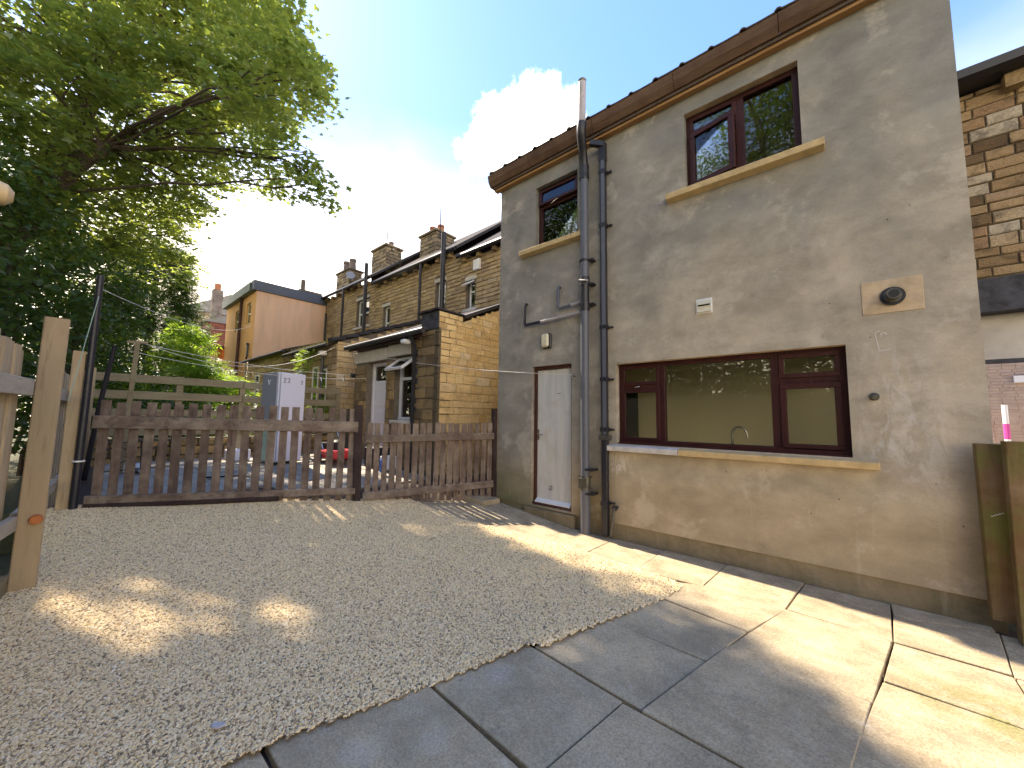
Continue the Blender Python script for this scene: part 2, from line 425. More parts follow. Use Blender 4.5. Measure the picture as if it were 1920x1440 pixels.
# glass: thin pane, transparent with Fresnel mirror
for nm, tint, boost in (('window_glass', (0.97, 0.98, 0.95), 1.05), ('dim_glass', (0.35, 0.42, 0.42), 2.2)):
    m = mat(nm)
    fr = m.n('ShaderNodeFresnel', {'IOR': 1.5})
    f = m.math('MULTIPLY', fr, boost, clamp=True)
    a = m.n('ShaderNodeBsdfTransparent', {0: (*tint, 1)})
    b = m.n('ShaderNodeBsdfGlossy', {'Roughness': 0.015, 'Color': (0.95, 0.97, 0.97, 1)})
    m.surf(m.n('ShaderNodeMixShader', {0: f, 1: a, 2: b}))


def leafmat(name, c1, c2, t1, amount=0.5, gloss=0.35):
    m = mat(name)
    r = m.n('ShaderNodeNewGeometry', out=None).outputs['Random Per Island']
    p = m.pos()
    n1 = m.noise(p, 0.8, 3, 0.6)
    c = m.mix(r, c1, c2)
    c = m.mix(m.rmap(n1, 0.4, 0.65, 0, 0.5), c, tuple(x * 0.7 for x in c1))
    c = m.mix(m.rmap(r, 0.93, 1.0), c, (c2[0] * 2.6, c2[1] * 1.4, c2[2]))
    df = m.bsdf(c, 0.5, spec=gloss)
    tr = m.n('ShaderNodeBsdfTranslucent', {0: m.mix(r, t1, (t1[0] * 0.7, t1[1] * 0.8, t1[2]))})
    m.surf(m.n('ShaderNodeMixShader', {0: amount, 1: df, 2: tr}))


leafmat('sycamore_leaf', (0.022, 0.062, 0.040), (0.045, 0.095, 0.042), (0.62, 0.70, 0.08), 0.37, 0.95)
leafmat('dark_leaf', (0.022, 0.055, 0.022), (0.045, 0.09, 0.03), (0.16, 0.24, 0.02), 0.35)
leafmat('bright_leaf', (0.12, 0.22, 0.035), (0.20, 0.32, 0.05), (0.45, 0.62, 0.05), 0.5)
leafmat('needle_leaf', (0.025, 0.06, 0.02), (0.05, 0.10, 0.025), (0.12, 0.20, 0.02), 0.3, 0.2)
G = MATS

# ------------------------------------------------------------------ geometry helpers
WL = {}                                   # world location of every object (no parent is rotated)


def props(o, label=None, cat=None, group=None, kind=None):
    for k, v in (('label', label), ('category', cat), ('group', group), ('kind', kind)):
        if v:
            o[k] = v
    return o


def thing(name, loc, label, cat, group=None):
    o = bpy.data.objects.new(name, None)
    o.empty_display_size = 0.1
    COL.objects.link(o)
    o.location = loc
    WL[o] = Vector(loc)
    return props(o, label, cat, group)


def place(o, center, parent):
    WL[o] = Vector(center)
    if parent is not None:
        o.parent = parent
        o.location = WL[o] - WL[parent]
    else:
        o.location = center


class MB:
    def __init__(self):
        self.v, self.f, self.smooth = [], [], False

    def add(self, vs, fs):
        b = len(self.v)
        self.v.extend([tuple(q) for q in vs])
        self.f.extend([tuple(b + i for i in f) for f in fs])
        return self

    def box(self, x0, x1, y0, y1, z0, z1):
        vs = [(x, y, z) for z in (z0, z1) for x, y in ((x0, y0), (x1, y0), (x1, y1), (x0, y1))]
        return self.add(vs, [(3, 2, 1, 0), (4, 5, 6, 7), (0, 1, 5, 4), (1, 2, 6, 5), (2, 3, 7, 6), (3, 0, 4, 7)])

    def beam(self, a, b, w, h, up=(0, 0, 1), ch=0.0, jit=0.0):
        """box along a-b, w across (horizontal), h along up; ch chamfers"""
        a, b = Vector(a), Vector(b)
        t = (b - a).normalized()
        s = t.cross(Vector(up))
        s = s.normalized() if s.length > 1e-4 else Vector((1, 0, 0))
        u = s.cross(t).normalized()
        w2, h2 = w / 2, h / 2
        if ch:
            pr = [(-w2 + ch, -h2), (w2 - ch, -h2), (w2, -h2 + ch), (w2, h2 - ch), (w2 - ch, h2), (-w2 + ch, h2), (-w2, h2 - ch), (-w2, -h2 + ch)]
        else:
            pr = [(-w2, -h2), (w2, -h2), (w2, h2), (-w2, h2)]
        k = len(pr)
        vs = []
        for e in (a, b):
            for i, j in pr:
                vs.append(e + s * (i + rng.uniform(-jit, jit)) + u * (j + rng.uniform(-jit, jit)))
        fs = [(i, (i + 1) % k, k + (i + 1) % k, k + i) for i in range(k)] + [tuple(range(k))[::-1], tuple(range(k, 2 * k))]
        return self.add(vs, fs)

    def tube(self, pts, r, n=10, cap=True):
        pts = [Vector(q) for q in pts]
        rs = r if hasattr(r, '__len__') else [r] * len(pts)
        prev = None
        vs = []
        for i, q in enumerate(pts):
            t = (pts[min(i + 1, len(pts) - 1)] - pts[max(i - 1, 0)]).normalized()
            if prev is None:
                prev = t.orthogonal().normalized()
            s = (prev - t * prev.dot(t))
            s = s.normalized() if s.length > 1e-5 else t.orthogonal().normalized()
            prev = s
            u = t.cross(s)
            for k in range(n):
                a = 2 * math.pi * k / n
                vs.append(q + (s * math.cos(a) + u * math.sin(a)) * rs[i])
        fs = []
        for i in range(len(pts) - 1):
            for k in range(n):
                a, b = i * n + k, i * n + (k + 1) % n
                fs.append((a, b, b + n, a + n))
        if cap:
            fs += [tuple(range(n))[::-1], tuple(range((len(pts) - 1) * n, len(pts) * n))]
        self.smooth = True
        return self.add(vs, fs)

    def prism(self, poly, z0, z1):
        """poly in XY (ccw) extruded in z; z0/z1 may be functions of (x, y)"""
        g0 = z0 if callable(z0) else (lambda x, y: z0)
        g1 = z1 if callable(z1) else (lambda x, y: z1)
        k = len(poly)
        vs = [(x, y, g0(x, y)) for x, y in poly] + [(x, y, g1(x, y)) for x, y in poly]
        return self.add(vs, [tuple(range(k))[::-1], tuple(range(k, 2 * k))] + [(i, (i + 1) % k, k + (i + 1) % k, k + i) for i in range(k)])

    def prism_x(self, poly, x0, x1):
        """poly in (y, z) extruded along x"""
        k = len(poly)
        vs = [(x0, y, z) for y, z in poly] + [(x1, y, z) for y, z in poly]
        return self.add(vs, [tuple(range(k))[::-1], tuple(range(k, 2 * k))] + [(i, (i + 1) % k, k + (i + 1) % k, k + i) for i in range(k)])

    def rot(self, ang, axis, pivot, start=0):
        M = Matrix.Translation(pivot) @ Matrix.Rotation(ang, 4, axis) @ Matrix.Translation(-Vector(pivot))
        for i in range(start, len(self.v)):
            self.v[i] = tuple(M @ Vector(self.v[i]))
        return self

    def build(self, name, material, parent=None, label=None, cat=None, group=None, kind=None, center=None, bevel=0.0):
        a = np.array(self.v, dtype=float)
        c = Vector(center) if center is not None else Vector(((a[:, 0].min() + a[:, 0].max()) / 2, (a[:, 1].min() + a[:, 1].max()) / 2, a[:, 2].min()))
        me = bpy.data.meshes.new(name)
        me.from_pydata((a - np.array(c)).tolist(), [], self.f)
        me.update()
        import bmesh
        bm = bmesh.new()
        bm.from_mesh(me)
        bmesh.ops.recalc_face_normals(bm, faces=bm.faces)
        if bevel:
            bmesh.ops.bevel(bm, geom=list(bm.edges), offset=bevel, segments=1, affect='EDGES', clamp_overlap=True)
        bm.to_mesh(me)
        bm.free()
        if self.smooth:
            me.polygons.foreach_set('use_smooth', [True] * len(me.polygons))
            me.set_sharp_from_angle(angle=R(35))
        me.materials.append(G[material] if isinstance(material, str) else material)
        o = bpy.data.objects.new(name, me)
        COL.objects.link(o)
        place(o, c, parent)
        return props(o, label, cat, group, kind)


def bx(name, material, parent, *b, bevel=0.0, **kw):
    return MB().box(*b).build(name, material, parent, bevel=bevel, **kw)


def share(proto, name, loc, parent, scale=None, rotz=0.0):
    """another object on the same mesh data"""
    o = bpy.data.objects.new(name, proto.data)
    COL.objects.link(o)
    place(o, loc, parent)
    if scale:
        o.scale = scale
    if rotz:
        o.rotation_euler.z = rotz
    return o


# ------------------------------------------------------------------ stone walls
def unit_stone(k):
    """1 x 1 stone with a proud, slightly uneven face towards -Y; depth 1"""
    r = random.Random(90 + k)
    e = 0.05
    ring = [(-.5, -.5), (.5, -.5), (.5, .5), (-.5, .5)]
    vs = [(x, 0.0, z) for x, z in ring]
    vs += [(x + r.uniform(-.01, .01), -0.55, z + r.uniform(-.03, .03)) for x, z in ring]
    vs += [(x * (1 - e) + r.uniform(-.012, .012), -1.0 + r.uniform(-.12, .12), z * (1 - e * 2.6) + r.uniform(-.04, .04)) for x, z in ring]
    fs = []
    for a in (0, 4):
        fs += [(a + i, a + (i + 1) % 4, a + 4 + (i + 1) % 4, a + 4 + i) for i in range(4)]
    fs.append((8, 9, 10, 11))
    return vs, fs


UNITS = [unit_stone(k) for k in range(4)]


def courses(u0, u1, z0, z1, hr, lr, gap, holes=(), top=None, seed=1):
    """rectangles (ua, ub, za, zb) of a coursed wall; holes (ua, ub, za, zb); top(u) clips the height"""
    r = random.Random(seed)
    out = []
    z = z0
    while z < z1 - 0.03:
        h = min(r.uniform(*hr), z1 - z)
        u = u0 - r.uniform(0, lr[0] * 0.4)
        while u < u1 - 0.02:
            l = r.uniform(*lr)
            a, b = max(u, u0), min(u + l, u1)
            if u1 - b < 0.09:
                b = u1
            u = b if b >= u1 else u + l
            segs = [(a, b)]
            for (ha, hb, hc, hd) in holes:
                if z + h > hc + 0.02 and z < hd - 0.02:
                    ns = []
                    for (s, e) in segs:
                        if e <= ha or s >= hb:
                            ns.append((s, e))
                        else:
                            if ha - s > 0.05:
                                ns.append((s, ha))
                            if e - hb > 0.05:
                                ns.append((hb, e))
                    segs = ns
            for s, e in segs:
                zt = z + h
                if top is not None:
                    zt = min(zt, min(top(s), top(e)))
                if zt - z > 0.04 and e - s > 0.05:
                    out.append((s + gap / 2, e - gap / 2, z + gap / 2, zt - gap / 2))
        z += h
    return out


def stones_objects(parent, rects, mapf, rotz, depth, material, name='stone', seed=3):
    r = random.Random(seed)
    protos = []
    for k in range(4):
        me = bpy.data.meshes.new(name)
        me.from_pydata(UNITS[k][0], [], UNITS[k][1])
        me.materials.append(G[material])
        protos.append(me)
    for (a, b, c, d_) in rects:
        o = bpy.data.objects.new(name, r.choice(protos))
        COL.objects.link(o)
        place(o, mapf((a + b) / 2, (c + d_) / 2), parent)
        o.scale = (b - a, depth * r.uniform(0.6, 1.3), d_ - c)
        o.rotation_euler.z = rotz


def stones_joined(parent, name, rects, mapf2, depth, material, seed=3, kind='stuff'):
    """mapf2(u, out, z) -> world"""
    r = random.Random(seed)
    mb = MB()
    for (a, b, c, d_) in rects:
        vs, fs = UNITS[r.randrange(4)]
        k = depth * r.uniform(0.5, 1.4)
        mb.add([mapf2((a + b) / 2 + x * (b - a), -y * k, (c + d_) / 2 + z * (d_ - c)) for x, y, z in vs], fs)
    return mb.build(name, material, parent, kind=kind)


def wall_xz(x0, x1, z0, z1, y, th, holes):
    """wall slab facing -Y at y, with rectangular holes and their reveals"""
    mb = MB()
    xs = sorted({x0, x1, *[h[0] for h in holes], *[h[1] for h in holes]})
    zs = sorted({z0, z1, *[h[2] for h in holes], *[h[3] for h in holes]})

    def solid(i, j):
        if i < 0 or j < 0 or i >= len(xs) - 1 or j >= len(zs) - 1:
            return False
        cx, cz = (xs[i] + xs[i + 1]) / 2, (zs[j] + zs[j + 1]) / 2
        return not any(h[0] < cx < h[1] and h[2] < cz < h[3] for h in holes)
    for i in range(len(xs) - 1):
        for j in range(len(zs) - 1):
            if not solid(i, j):
                continue
            a, b, c, d_ = xs[i], xs[i + 1], zs[j], zs[j + 1]
            mb.add([(a, y, c), (b, y, c), (b, y, d_), (a, y, d_)], [(0, 1, 2, 3)])
            mb.add([(a, y + th, c), (b, y + th, c), (b, y + th, d_), (a, y + th, d_)], [(3, 2, 1, 0)])
            for (ni, nj, e) in ((i - 1, j, (a, c, a, d_)), (i + 1, j, (b, c, b, d_)), (i, j - 1, (a, c, b, c)), (i, j + 1, (a, d_, b, d_))):
                if not solid(ni, nj):
                    mb.add([(e[0], y, e[1]), (e[2], y, e[3]), (e[2], y + th, e[3]), (e[0], y + th, e[1])], [(0, 1, 2, 3)])
    return mb


def ground_z(x, y):
    """our yard and the flags by the wall rise towards the picket fence"""
    return 0.112 * max(0.0, -2.65 - x)


# gravel surface: radial basis through measured points
GP = np.array([(-2.0, -3.8, 0.0), (-1.1, -1.05, 0.0), (-1.5, -2.2, 0.0), (-1.8, -3.0, 0.0), (-2.1, -4.6, 0.0), (-4.5, -4.6, 0.16), (-6.5, -4.4, 0.36), (-5.05, -1.8, 0.27),
               (-5.7, -3.0, 0.32), (-4.6, -1.2, 0.22), (-3.8, -1.12, 0.14), (-3.4, -0.95, 0.09), (-2.75, -0.72, 0.02), (-2.0, -0.72, 0.0), (-1.4, -0.85, 0.0), (-3.0, -2.4, 0.07),
               (-4.0, -2.0, 0.17), (-3.2, -3.6, 0.07), (-8, -4.2, 0.4), (-6.5, -1.5, 0.4)])
_d = np.linalg.norm(GP[:, None, :2] - GP[None, :, :2], axis=2)
_A = np.zeros((len(GP) + 3, len(GP) + 3))
_A[:len(GP), :len(GP)] = _d
_A[:len(GP), len(GP)] = 1
_A[:len(GP), len(GP) + 1:] = GP[:, :2]
_A[len(GP):, :len(GP)] = _A[:len(GP), len(GP):].T
_W = np.linalg.solve(_A, np.concatenate([GP[:, 2], np.zeros(3)]))


def gravel_z(x, y):
    q = np.hypot(GP[:, 0] - x, GP[:, 1] - y)
    return float(q @ _W[:len(GP)] + _W[len(GP)] + _W[len(GP) + 1] * x + _W[len(GP) + 2] * y)


def inside(poly, x, y):
    c = False
    j = len(poly) - 1
    for i in range(len(poly)):
        xi, yi = poly[i]
        xj, yj = poly[j]
        if (yi > y) != (yj > y) and x < (xj - xi) * (y - yi) / (yj - yi) + xi:
            c = not c
        j = i
    return c

# ================================================================== GROUND
MB().box(-90, 90, -60, 90, -0.6, -0.12).build('ground', 'earth', kind='structure')
MB().box(-60, -6.9, -4.9, 3.1, -0.11, 0.30).build('raised_ground', 'earth', kind='structure')

# gravel yard: surface sheet + real pebbles scattered on it
gpoly = [(-6.55, -4.2), (-6.6, -4.5), (-4.5, -4.62), (-2.02, -4.80), (-1.99, -4.2), (-1.93, -3.74), (-1.70, -3.02), (-1.53, -2.40), (-1.44, -2.36), (-1.29, -1.78),
         (-1.10, -1.18), (-1.04, -0.88), (-1.12, -0.79), (-1.40, -0.74), (-2.05, -0.70), (-2.78, -0.70), (-3.40, -0.93), (-3.80, -1.10), (-4.25, -1.12), (-4.72, -1.15), (-5.02, -1.66)]
cs = 0.025
gv, gf, idx = [], [], {}
for i in range(int(6.0 / cs)):
    for j in range(int(4.5 / cs)):
        x, y = -6.8 + i * cs, -4.85 + j * cs
        if not inside(gpoly, x + cs / 2, y + cs / 2):
            continue
        q = []
        for a, b in ((i, j), (i + 1, j), (i + 1, j + 1), (i, j + 1)):
            if (a, b) not in idx:
                idx[(a, b)] = len(gv)
                xx, yy = -6.8 + a * cs, -4.85 + b * cs
                zz = gravel_z(xx, yy) + 0.012 * math.sin(xx * 2.1 + yy) * math.sin(yy * 2.7 - xx) + 0.012
                gv.append((xx, yy, zz))
            q.append(idx[(a, b)])
        gf.append(tuple(q))
gm = MB()
gm.v, gm.f = gv, gf
gravel = gm.build('gravel', 'gravel_bed', kind='stuff', center=(-3.5, -2.8, 0))
gravel.data.polygons.foreach_set('use_smooth', [True] * len(gravel.data.polygons))
gt = bpy.data.node_groups.new('scatter_pebbles', 'GeometryNodeTree')
gt.interface.new_socket('Geometry', in_out='INPUT', socket_type='NodeSocketGeometry')
gt.interface.new_socket('Geometry', in_out='OUTPUT', socket_type='NodeSocketGeometry')
gi = gt.nodes.new('NodeGroupInput')
go = gt.nodes.new('NodeGroupOutput')


def gn(kind, ins=None, **pr):
    nd = gt.nodes.new(kind)
    for k, v in pr.items():
        setattr(nd, k, v)
    for k, v in (ins or {}).items():
        if isinstance(v, bpy.types.NodeSocket):
            gt.links.new(v, nd.inputs[k])
        else:
            nd.inputs[k].default_value = v
    return nd


dist_ = gn('GeometryNodeDistributePointsOnFaces', {'Mesh': gi.outputs[0], 'Density': 12500.0})
ico = gn('GeometryNodeMeshIcoSphere', {'Radius': 0.0080, 'Subdivisions': 2})
nzz = gn('ShaderNodeTexNoise', {'Scale': 140.0, 'Detail': 1.0})
sub = gn('ShaderNodeVectorMath', {0: nzz.outputs[1], 1: (0.5, 0.5, 0.5)}, operation='SUBTRACT')
scl = gn('ShaderNodeVectorMath', {0: sub.outputs[0], 'Scale': 0.0085}, operation='SCALE')
sp_ = gn('GeometryNodeSetPosition', {'Geometry': ico.outputs[0], 'Offset': scl.outputs[0]})
smt = gn('GeometryNodeSetMaterial', {'Geometry': sp_.outputs[0], 'Material': G['pebble']})
ssm = gn('GeometryNodeSetShadeSmooth', {'Geometry': smt.outputs[0], 'Shade Smooth': True})
rr = gn('FunctionNodeRandomValue', data_type='FLOAT_VECTOR')
rr.inputs[0].default_value = (-0.5, -0.5, 0)
rr.inputs[1].default_value = (0.5, 0.5, 6.28)
rs = gn('FunctionNodeRandomValue', data_type='FLOAT_VECTOR')
rs.inputs[0].default_value = (0.45, 0.42, 0.32)
rs.inputs[1].default_value = (1.5, 1.15, 0.9)
rs.inputs['Seed'].default_value = 5
iop = gn('GeometryNodeInstanceOnPoints', {'Points': dist_.outputs[0], 'Instance': ssm.outputs[0], 'Rotation': rr.outputs[0], 'Scale': rs.outputs[0]})
jg = gn('GeometryNodeJoinGeometry')
gt.links.new(gi.outputs[0], jg.inputs[0])
gt.links.new(iop.outputs[0], jg.inputs[0])
gt.links.new(jg.outputs[0], go.inputs[0])
md = gravel.modifiers.new('scatter', 'NODES')
md.node_group = gt

# paving: every flag its own piece
paving = MB().prism([(-2.65, -1.3), (-2.1, -4.9), (2.6, -4.9), (2.6, 0.10), (-2.65, 0.10)], -0.13, -0.035).prism([(-5.0, -1.5), (-2.65, -1.3), (-2.65, 0.10), (-4.0, 0.02)], -0.13, lambda x, y: ground_z(x, y) - 0.035).build('paving', 'joint_soil', kind='structure')
SL = [
    [(-2.04, -4.45), (-1.02, -4.45), (-1.00, -3.77), (-1.98, -3.77)],
    [(-1.97, -3.735), (-1.005, -3.745), (-1.005, -3.09), (-1.755, -3.045)],
    [(-1.745, -3.015), (-0.985, -3.055), (-0.89, -2.455), (-1.57, -2.39)],
    [(-1.50, -2.375), (-0.80, -2.435), (-0.65, -1.81), (-1.36, -1.775)],
    [(-1.345, -1.76), (-0.645, -1.795), (-0.515, -1.285), (-1.16, -1.185)],
    [(-1.16, -1.165), (-0.508, -1.262), (-0.335, -0.72), (-0.925, -0.705), (-1.12, -0.80)],
    [(-0.785, -2.445), (-0.06, -2.47), (0.085, -1.605), (-0.578, -1.565)],
    [(-0.572, -1.547), (0.09, -1.587), (0.232, -0.765), (-0.335, -0.722), (-0.497, -1.27)],
    [(-0.325, -0.705), (0.237, -0.748), (0.285, -0.03), (-0.245, -0.03)],
    [(0.250, -0.745), (0.725, -0.75), (0.81, -0.125), (0.37, -0.28), (0.289, -0.27)],
    [(0.292, -0.255), (0.375, -0.262), (0.80, -0.105), (0.80, -0.02), (0.297, -0.02)],
    [(0.160, -1.315), (0.71, -1.325), (0.727, -0.768), (0.252, -0.765)],
    [(-0.030, -2.21), (0.70, -2.22), (0.715, -1.345), (0.155, -1.338)],
    [(0.737, -0.765), (1.45, -0.765), (1.45, -0.135), (0.826, -0.125)],
    [(0.727, -1.50), (1.5, -1.50), (1.5, -0.783), (0.742, -0.783)],
    [(0.715, -2.22), (1.5, -2.22), (1.5, -1.515), (0.725, -1.515)],
    [(-0.97, -3.075), (-0.20, -3.10), (-0.065, -2.49), (-0.875, -2.468)],
    [(-0.17, -3.10), (0.60, -3.12), (0.68, -2.24), (-0.03, -2.235)],
    [(-0.985, -3.75), (-0.25, -3.76), (-0.20, -3.12), (-0.985, -3.095)],
    [(-0.23, -3.76), (0.6, -3.77), (0.6, -3.14), (-0.18, -3.12)],
    [(-1.0, -4.45), (-0.25, -4.45), (-0.25, -3.78), (-1.0, -3.77)],
    [(-0.23, -4.45), (0.6, -4.45), (0.6, -3.79), (-0.23, -3.78)],
    [(0.62, -3.1), (1.5, -3.1), (1.5, -2.24), (0.70, -2.24)],
    [(0.62, -4.0), (1.5, -4.0), (1.5, -3.12), (0.62, -3.12)],
    [(-0.915, -0.695), (-0.345, -0.705), (-0.262, -0.03), (-0.86, -0.03)],
    [(-1.50, -0.76), (-0.99, -0.715), (-0.93, -0.695), (-0.873, -0.03), (-1.47, -0.03)],
    [(-2.08, -0.76), (-1.515, -0.77), (-1.485, -0.03), (-2.05, -0.03)],
    [(-2.66, -0.76), (-2.095, -0.765), (-2.065, -0.03), (-2.64, -0.03)],
    [(-3.28, -1.0), (-2.675, -0.80), (-2.655, -0.03), (-3.25, -0.03)],
    [(-3.92, -1.18), (-3.295, -1.02), (-3.265, -0.03), (-3.90, -0.03)],
    [(-4.60, -1.22), (-3.94, -1.19), (-3.92, -0.42), (-4.25, -0.45)],
]
for k, q in enumerate(SL):
    cx, cy = sum(a for a, b in q) / len(q), sum(b for a, b in q) / len(q)
    q = [(a + math.copysign(.0042, a - cx), b + math.copysign(.0042, b - cy)) for a, b in q]
    tx, ty, dz_ = rng.uniform(-.006, .006), rng.uniform(-.006, .006), rng.uniform(-.004, .004)
    if k in (2, 4, 7):
        tx += 0.008
    MB().prism(q, lambda x, y: ground_z(x, y) - 0.06, lambda x, y: ground_z(x, y) + dz_ + tx * (x - cx) * 1.5 + ty * (y - cy) * 1.5).build('paving_slab', 'paving_slab', paving, bevel=0.004)
# raised broken flag in the fence corner
MB().prism([(-4.42, -0.47), (-3.98, -0.36), (-3.93, -0.04), (-4.12, -0.02)], lambda x, y: ground_z(x, y) - 0.06, lambda x, y: ground_z(x, y) + 0.055).build(
    'paving_slab', 'paving_slab', paving, label='raised broken slab in the corner by the fence', bevel=0.006)
MB().prism([(.9, 2.2), (12, 2.2), (12, 12), (.9, 12)], -.11, .01).build('passage_floor', 'pale_concrete', kind='structure')
# weeds and grit in the wide open joint
mb = MB()
for k in range(240):
    t = rng.random()
    x = -0.035 + t * 0.275 + rng.uniform(-.010, .010)
    y = -2.2 + t * 1.45 + rng.uniform(-.01, .01)
    h = rng.uniform(0.004, 0.018) * (1.2 if t > 0.9 or 0.55 < t < 0.62 else 0.7)
    a = rng.uniform(0, 6.28)
    mb.add([(x, y, -0.03), (x + .004 * math.cos(a), y + .004 * math.sin(a), -0.03), (x + rng.uniform(-.012, .012), y + rng.uniform(-.012, .012), h)], [(0, 1, 2)])
mb.build('dry_weeds', 'ranch_wood', kind='stuff', label='dry weeds growing in the widest joint of the paving')

# flat loose stone in the gravel at the bottom
mb = MB()
pts = [(math.cos(a) * 0.028 * (1 + .15 * math.sin(3 * a)), math.sin(a) * 0.013 * (1 + .1 * math.cos(2 * a))) for a in [i * math.pi / 6 for i in range(12)]]
zc = gravel_z(-2.17, -3.87) + 0.036
mb.add([(-2.17 + x * .9 - y * 1.0, -3.87 + x * .78 + y * 1.15, zc) for x, y in pts] + [(-2.17 + x * .76 - y * .8, -3.87 + x * .66 + y * .95, zc + .006) for x, y in pts] + [(-2.17, -3.87, zc + .008)],
       [(i, (i + 1) % 12, 12 + (i + 1) % 12, 12 + i) for i in range(12)] + [(12 + i, 12 + (i + 1) % 12, 24) for i in range(12)])
mb.smooth = True
mb.build('flat_stone', 'lilac_stone', label='flat bluish grey stone lying in the gravel near the paving edge', cat='stone')

# neighbour's yard flags beyond the picket fence


def yard_z(x):
    return 0.35 + 0.054 * (-6.4 - x)


yard = MB().prism([(-12.5, -4.35), (-6.5, -4.35), (-5.1, -1.75), (-5.1, 0), (-12.5, 0)], -0.1, lambda x, y: yard_z(x) - 0.03).prism([(-5.1, -1.75), (-4.12, -0.02), (-4.12, 3.0), (-5.1, 3.0)], -0.1, lambda x, y: .25 if x < -5 else .12).prism([(-5.6, 0), (-5.1, 0), (-5.1, 3.0), (-5.6, 3.0)], -0.1, .25).build('neighbour_yard', 'joint_soil', kind='structure')
x = -12.3
while x < -4.9:
    wd = rng.uniform(0.75, 0.95)
    y = -4.25 + rng.uniform(0, 0.3)
    while y < -0.1:
        ln = rng.uniform(0.55, 0.65)
        x1, y1 = x + wd - 0.015, min(y + ln - 0.015, -0.02)
        if (x + 0.1) < -5.02 - 0.52 * max(0, -(y + y1) / 2 - 1.8) - 0.0 and x1 < -5.05 - 0.57 * max(0, -y - 1.8):
            MB().prism([(x, y), (x1, y), (x1, y1), (x, y1)], lambda a, b: yard_z(a) - 0.05, lambda a, b: yard_z(a) + 0.002).build('yard_slab', 'yard_slab', yard)
        y += ln
    x += wd

# ================================================================== OUR HOUSE
HX0, HX1, HZ = -4.05, 0.895, 5.30
house = thing('rendered_house', (-1.6, 3.5, 0), 'two storey house with bare grey brown cement render and brown window frames', 'house')
OPEN = [(-3.37, -2.69, 0.20, 2.20), (-2.04, 0.125, 1.14, 2.135), (-1.16, -0.095, 4.09, 5.025), (-3.325, -2.59, 4.025, 4.985)]
fw = wall_xz(HX0, HX1, 0.175, HZ, 0.0, 0.24, OPEN)
fw.build('wall', 'cement_render', house, label='front wall in patchy cement render')
# gables, rear wall, floors (closed body, sloping roof line)
MB().prism_x([(0.24, -0.1), (7.2, -0.1), (7.2, HZ), (3.7, 7.3), (0.24, HZ)], HX0, HX0 + .24).build('gable_wall', 'cement_render', house)
gx = HX1 - .24
(MB().prism_x([(0.24, 2.25), (7.2, 2.25), (7.2, HZ), (3.7, 7.3), (0.24, HZ)], gx, HX1).box(gx, HX1, .24, .5, -.1, 2.25).box(gx, HX1, 1.95, 7.2, -.1, 2.25)
 .box(gx, HX1, .5, 1.95, -.1, .95)).build('gable_wall', 'cement_render', house)
mb = MB()
for q in ((.5, .56, .95, 2.25), (1.89, 1.95, .95, 2.25), (1.19, 1.25, 1.01, 2.19), (.56, 1.89, .95, 1.01), (.56, 1.89, 2.19, 2.25)):
    mb.box(gx + .1, gx + .16, *q)
added_window = mb.build('window', 'mahogany', house, label='added unseen side window letting daylight into the kitchen')  # added in the hidden gable to bring daylight into the kitchen
bx('pane', 'window_glass', added_window, gx + .13, gx + .134, .55, 1.9, 1.0, 2.2)
bx('rear_wall', 'cement_render', house, HX0 + .24, HX1 - .24, 7.0, 7.2, -0.1, HZ)
# plinth: recessed below the drip edge of the render, following the flags
bx('plinth', 'plinth_render', house, HX0 + .012, HX1 - .012, 0.012, 0.24, -0.12, 0.174)
bx('doorstep', 'plinth_render', house, -3.47, -2.62, -0.045, 0.011, -0.02, 0.162, bevel=0.008)
# interior: kitchen shell, first floor
mb = MB()
mb.box(HX0 + .24, HX1 - .24, 2.1, 2.2, 0.1, 2.5)
mb.build('inner_wall', 'cream_wall', house)
bx('inner_wall', 'cream_wall', house, HX0 + .24, HX0 + .25, .24, 2.1, .1, 2.5)
bx('inner_wall', 'cream_wall', house, HX1 - .25, HX1 - .24, 1.96, 2.1, .1, 2.5)
bx('kitchen_ceiling', 'ceiling_white', house, HX0 + .25, HX1 - .25, .24, 2.1, 2.5, 2.56)
bx('first_floor', 'cream_wall', house, HX0 + .24, HX1 - .24, .24, 7.0, 2.57, 2.8)
bx('kitchen_floor', 'stone_lintel', house, HX0 + .24, HX1 - .24, .24, 3.0, 0.02, 0.12)
bx('upstairs_wall', 'cream_wall', house, HX0 + .24, HX1 - .24, 3.4, 3.5, 2.8, 5.2)
bx('upstairs_ceiling', 'ceiling_white', house, HX0 + .24, HX1 - .24, .24, 3.4, 5.2, 5.26)
bx('inner_door', 'dark_green_door', house, -3.25, -2.60, 2.04, 2.098, .12, 1.94)
bx('worktop', 'stone_lintel', house, -2.3, 0.6, .245, .85, .92, .98)
bx('light_switch', 'white_plastic', house, -2.30, -2.22, 2.085, 2.098, 1.28, 1.36)

# roof: boarded gutter, fascia, tile rows
MB().prism_x([(-0.10, 5.30), (3.75, 7.45), (3.75, 7.36), (0.24, 5.301), (-0.10, 5.25)], HX0 - .1, HX1 + .06).build('roof', 'roof_tile', house)
MB().prism_x([(3.75, 7.45), (7.4, 5.4), (7.4, 5.3), (3.75, 7.36)], HX0 - .1, HX1 + .06).build('roof', 'roof_tile', house)
rp = None
pit = math.atan2(2.15, 3.85)


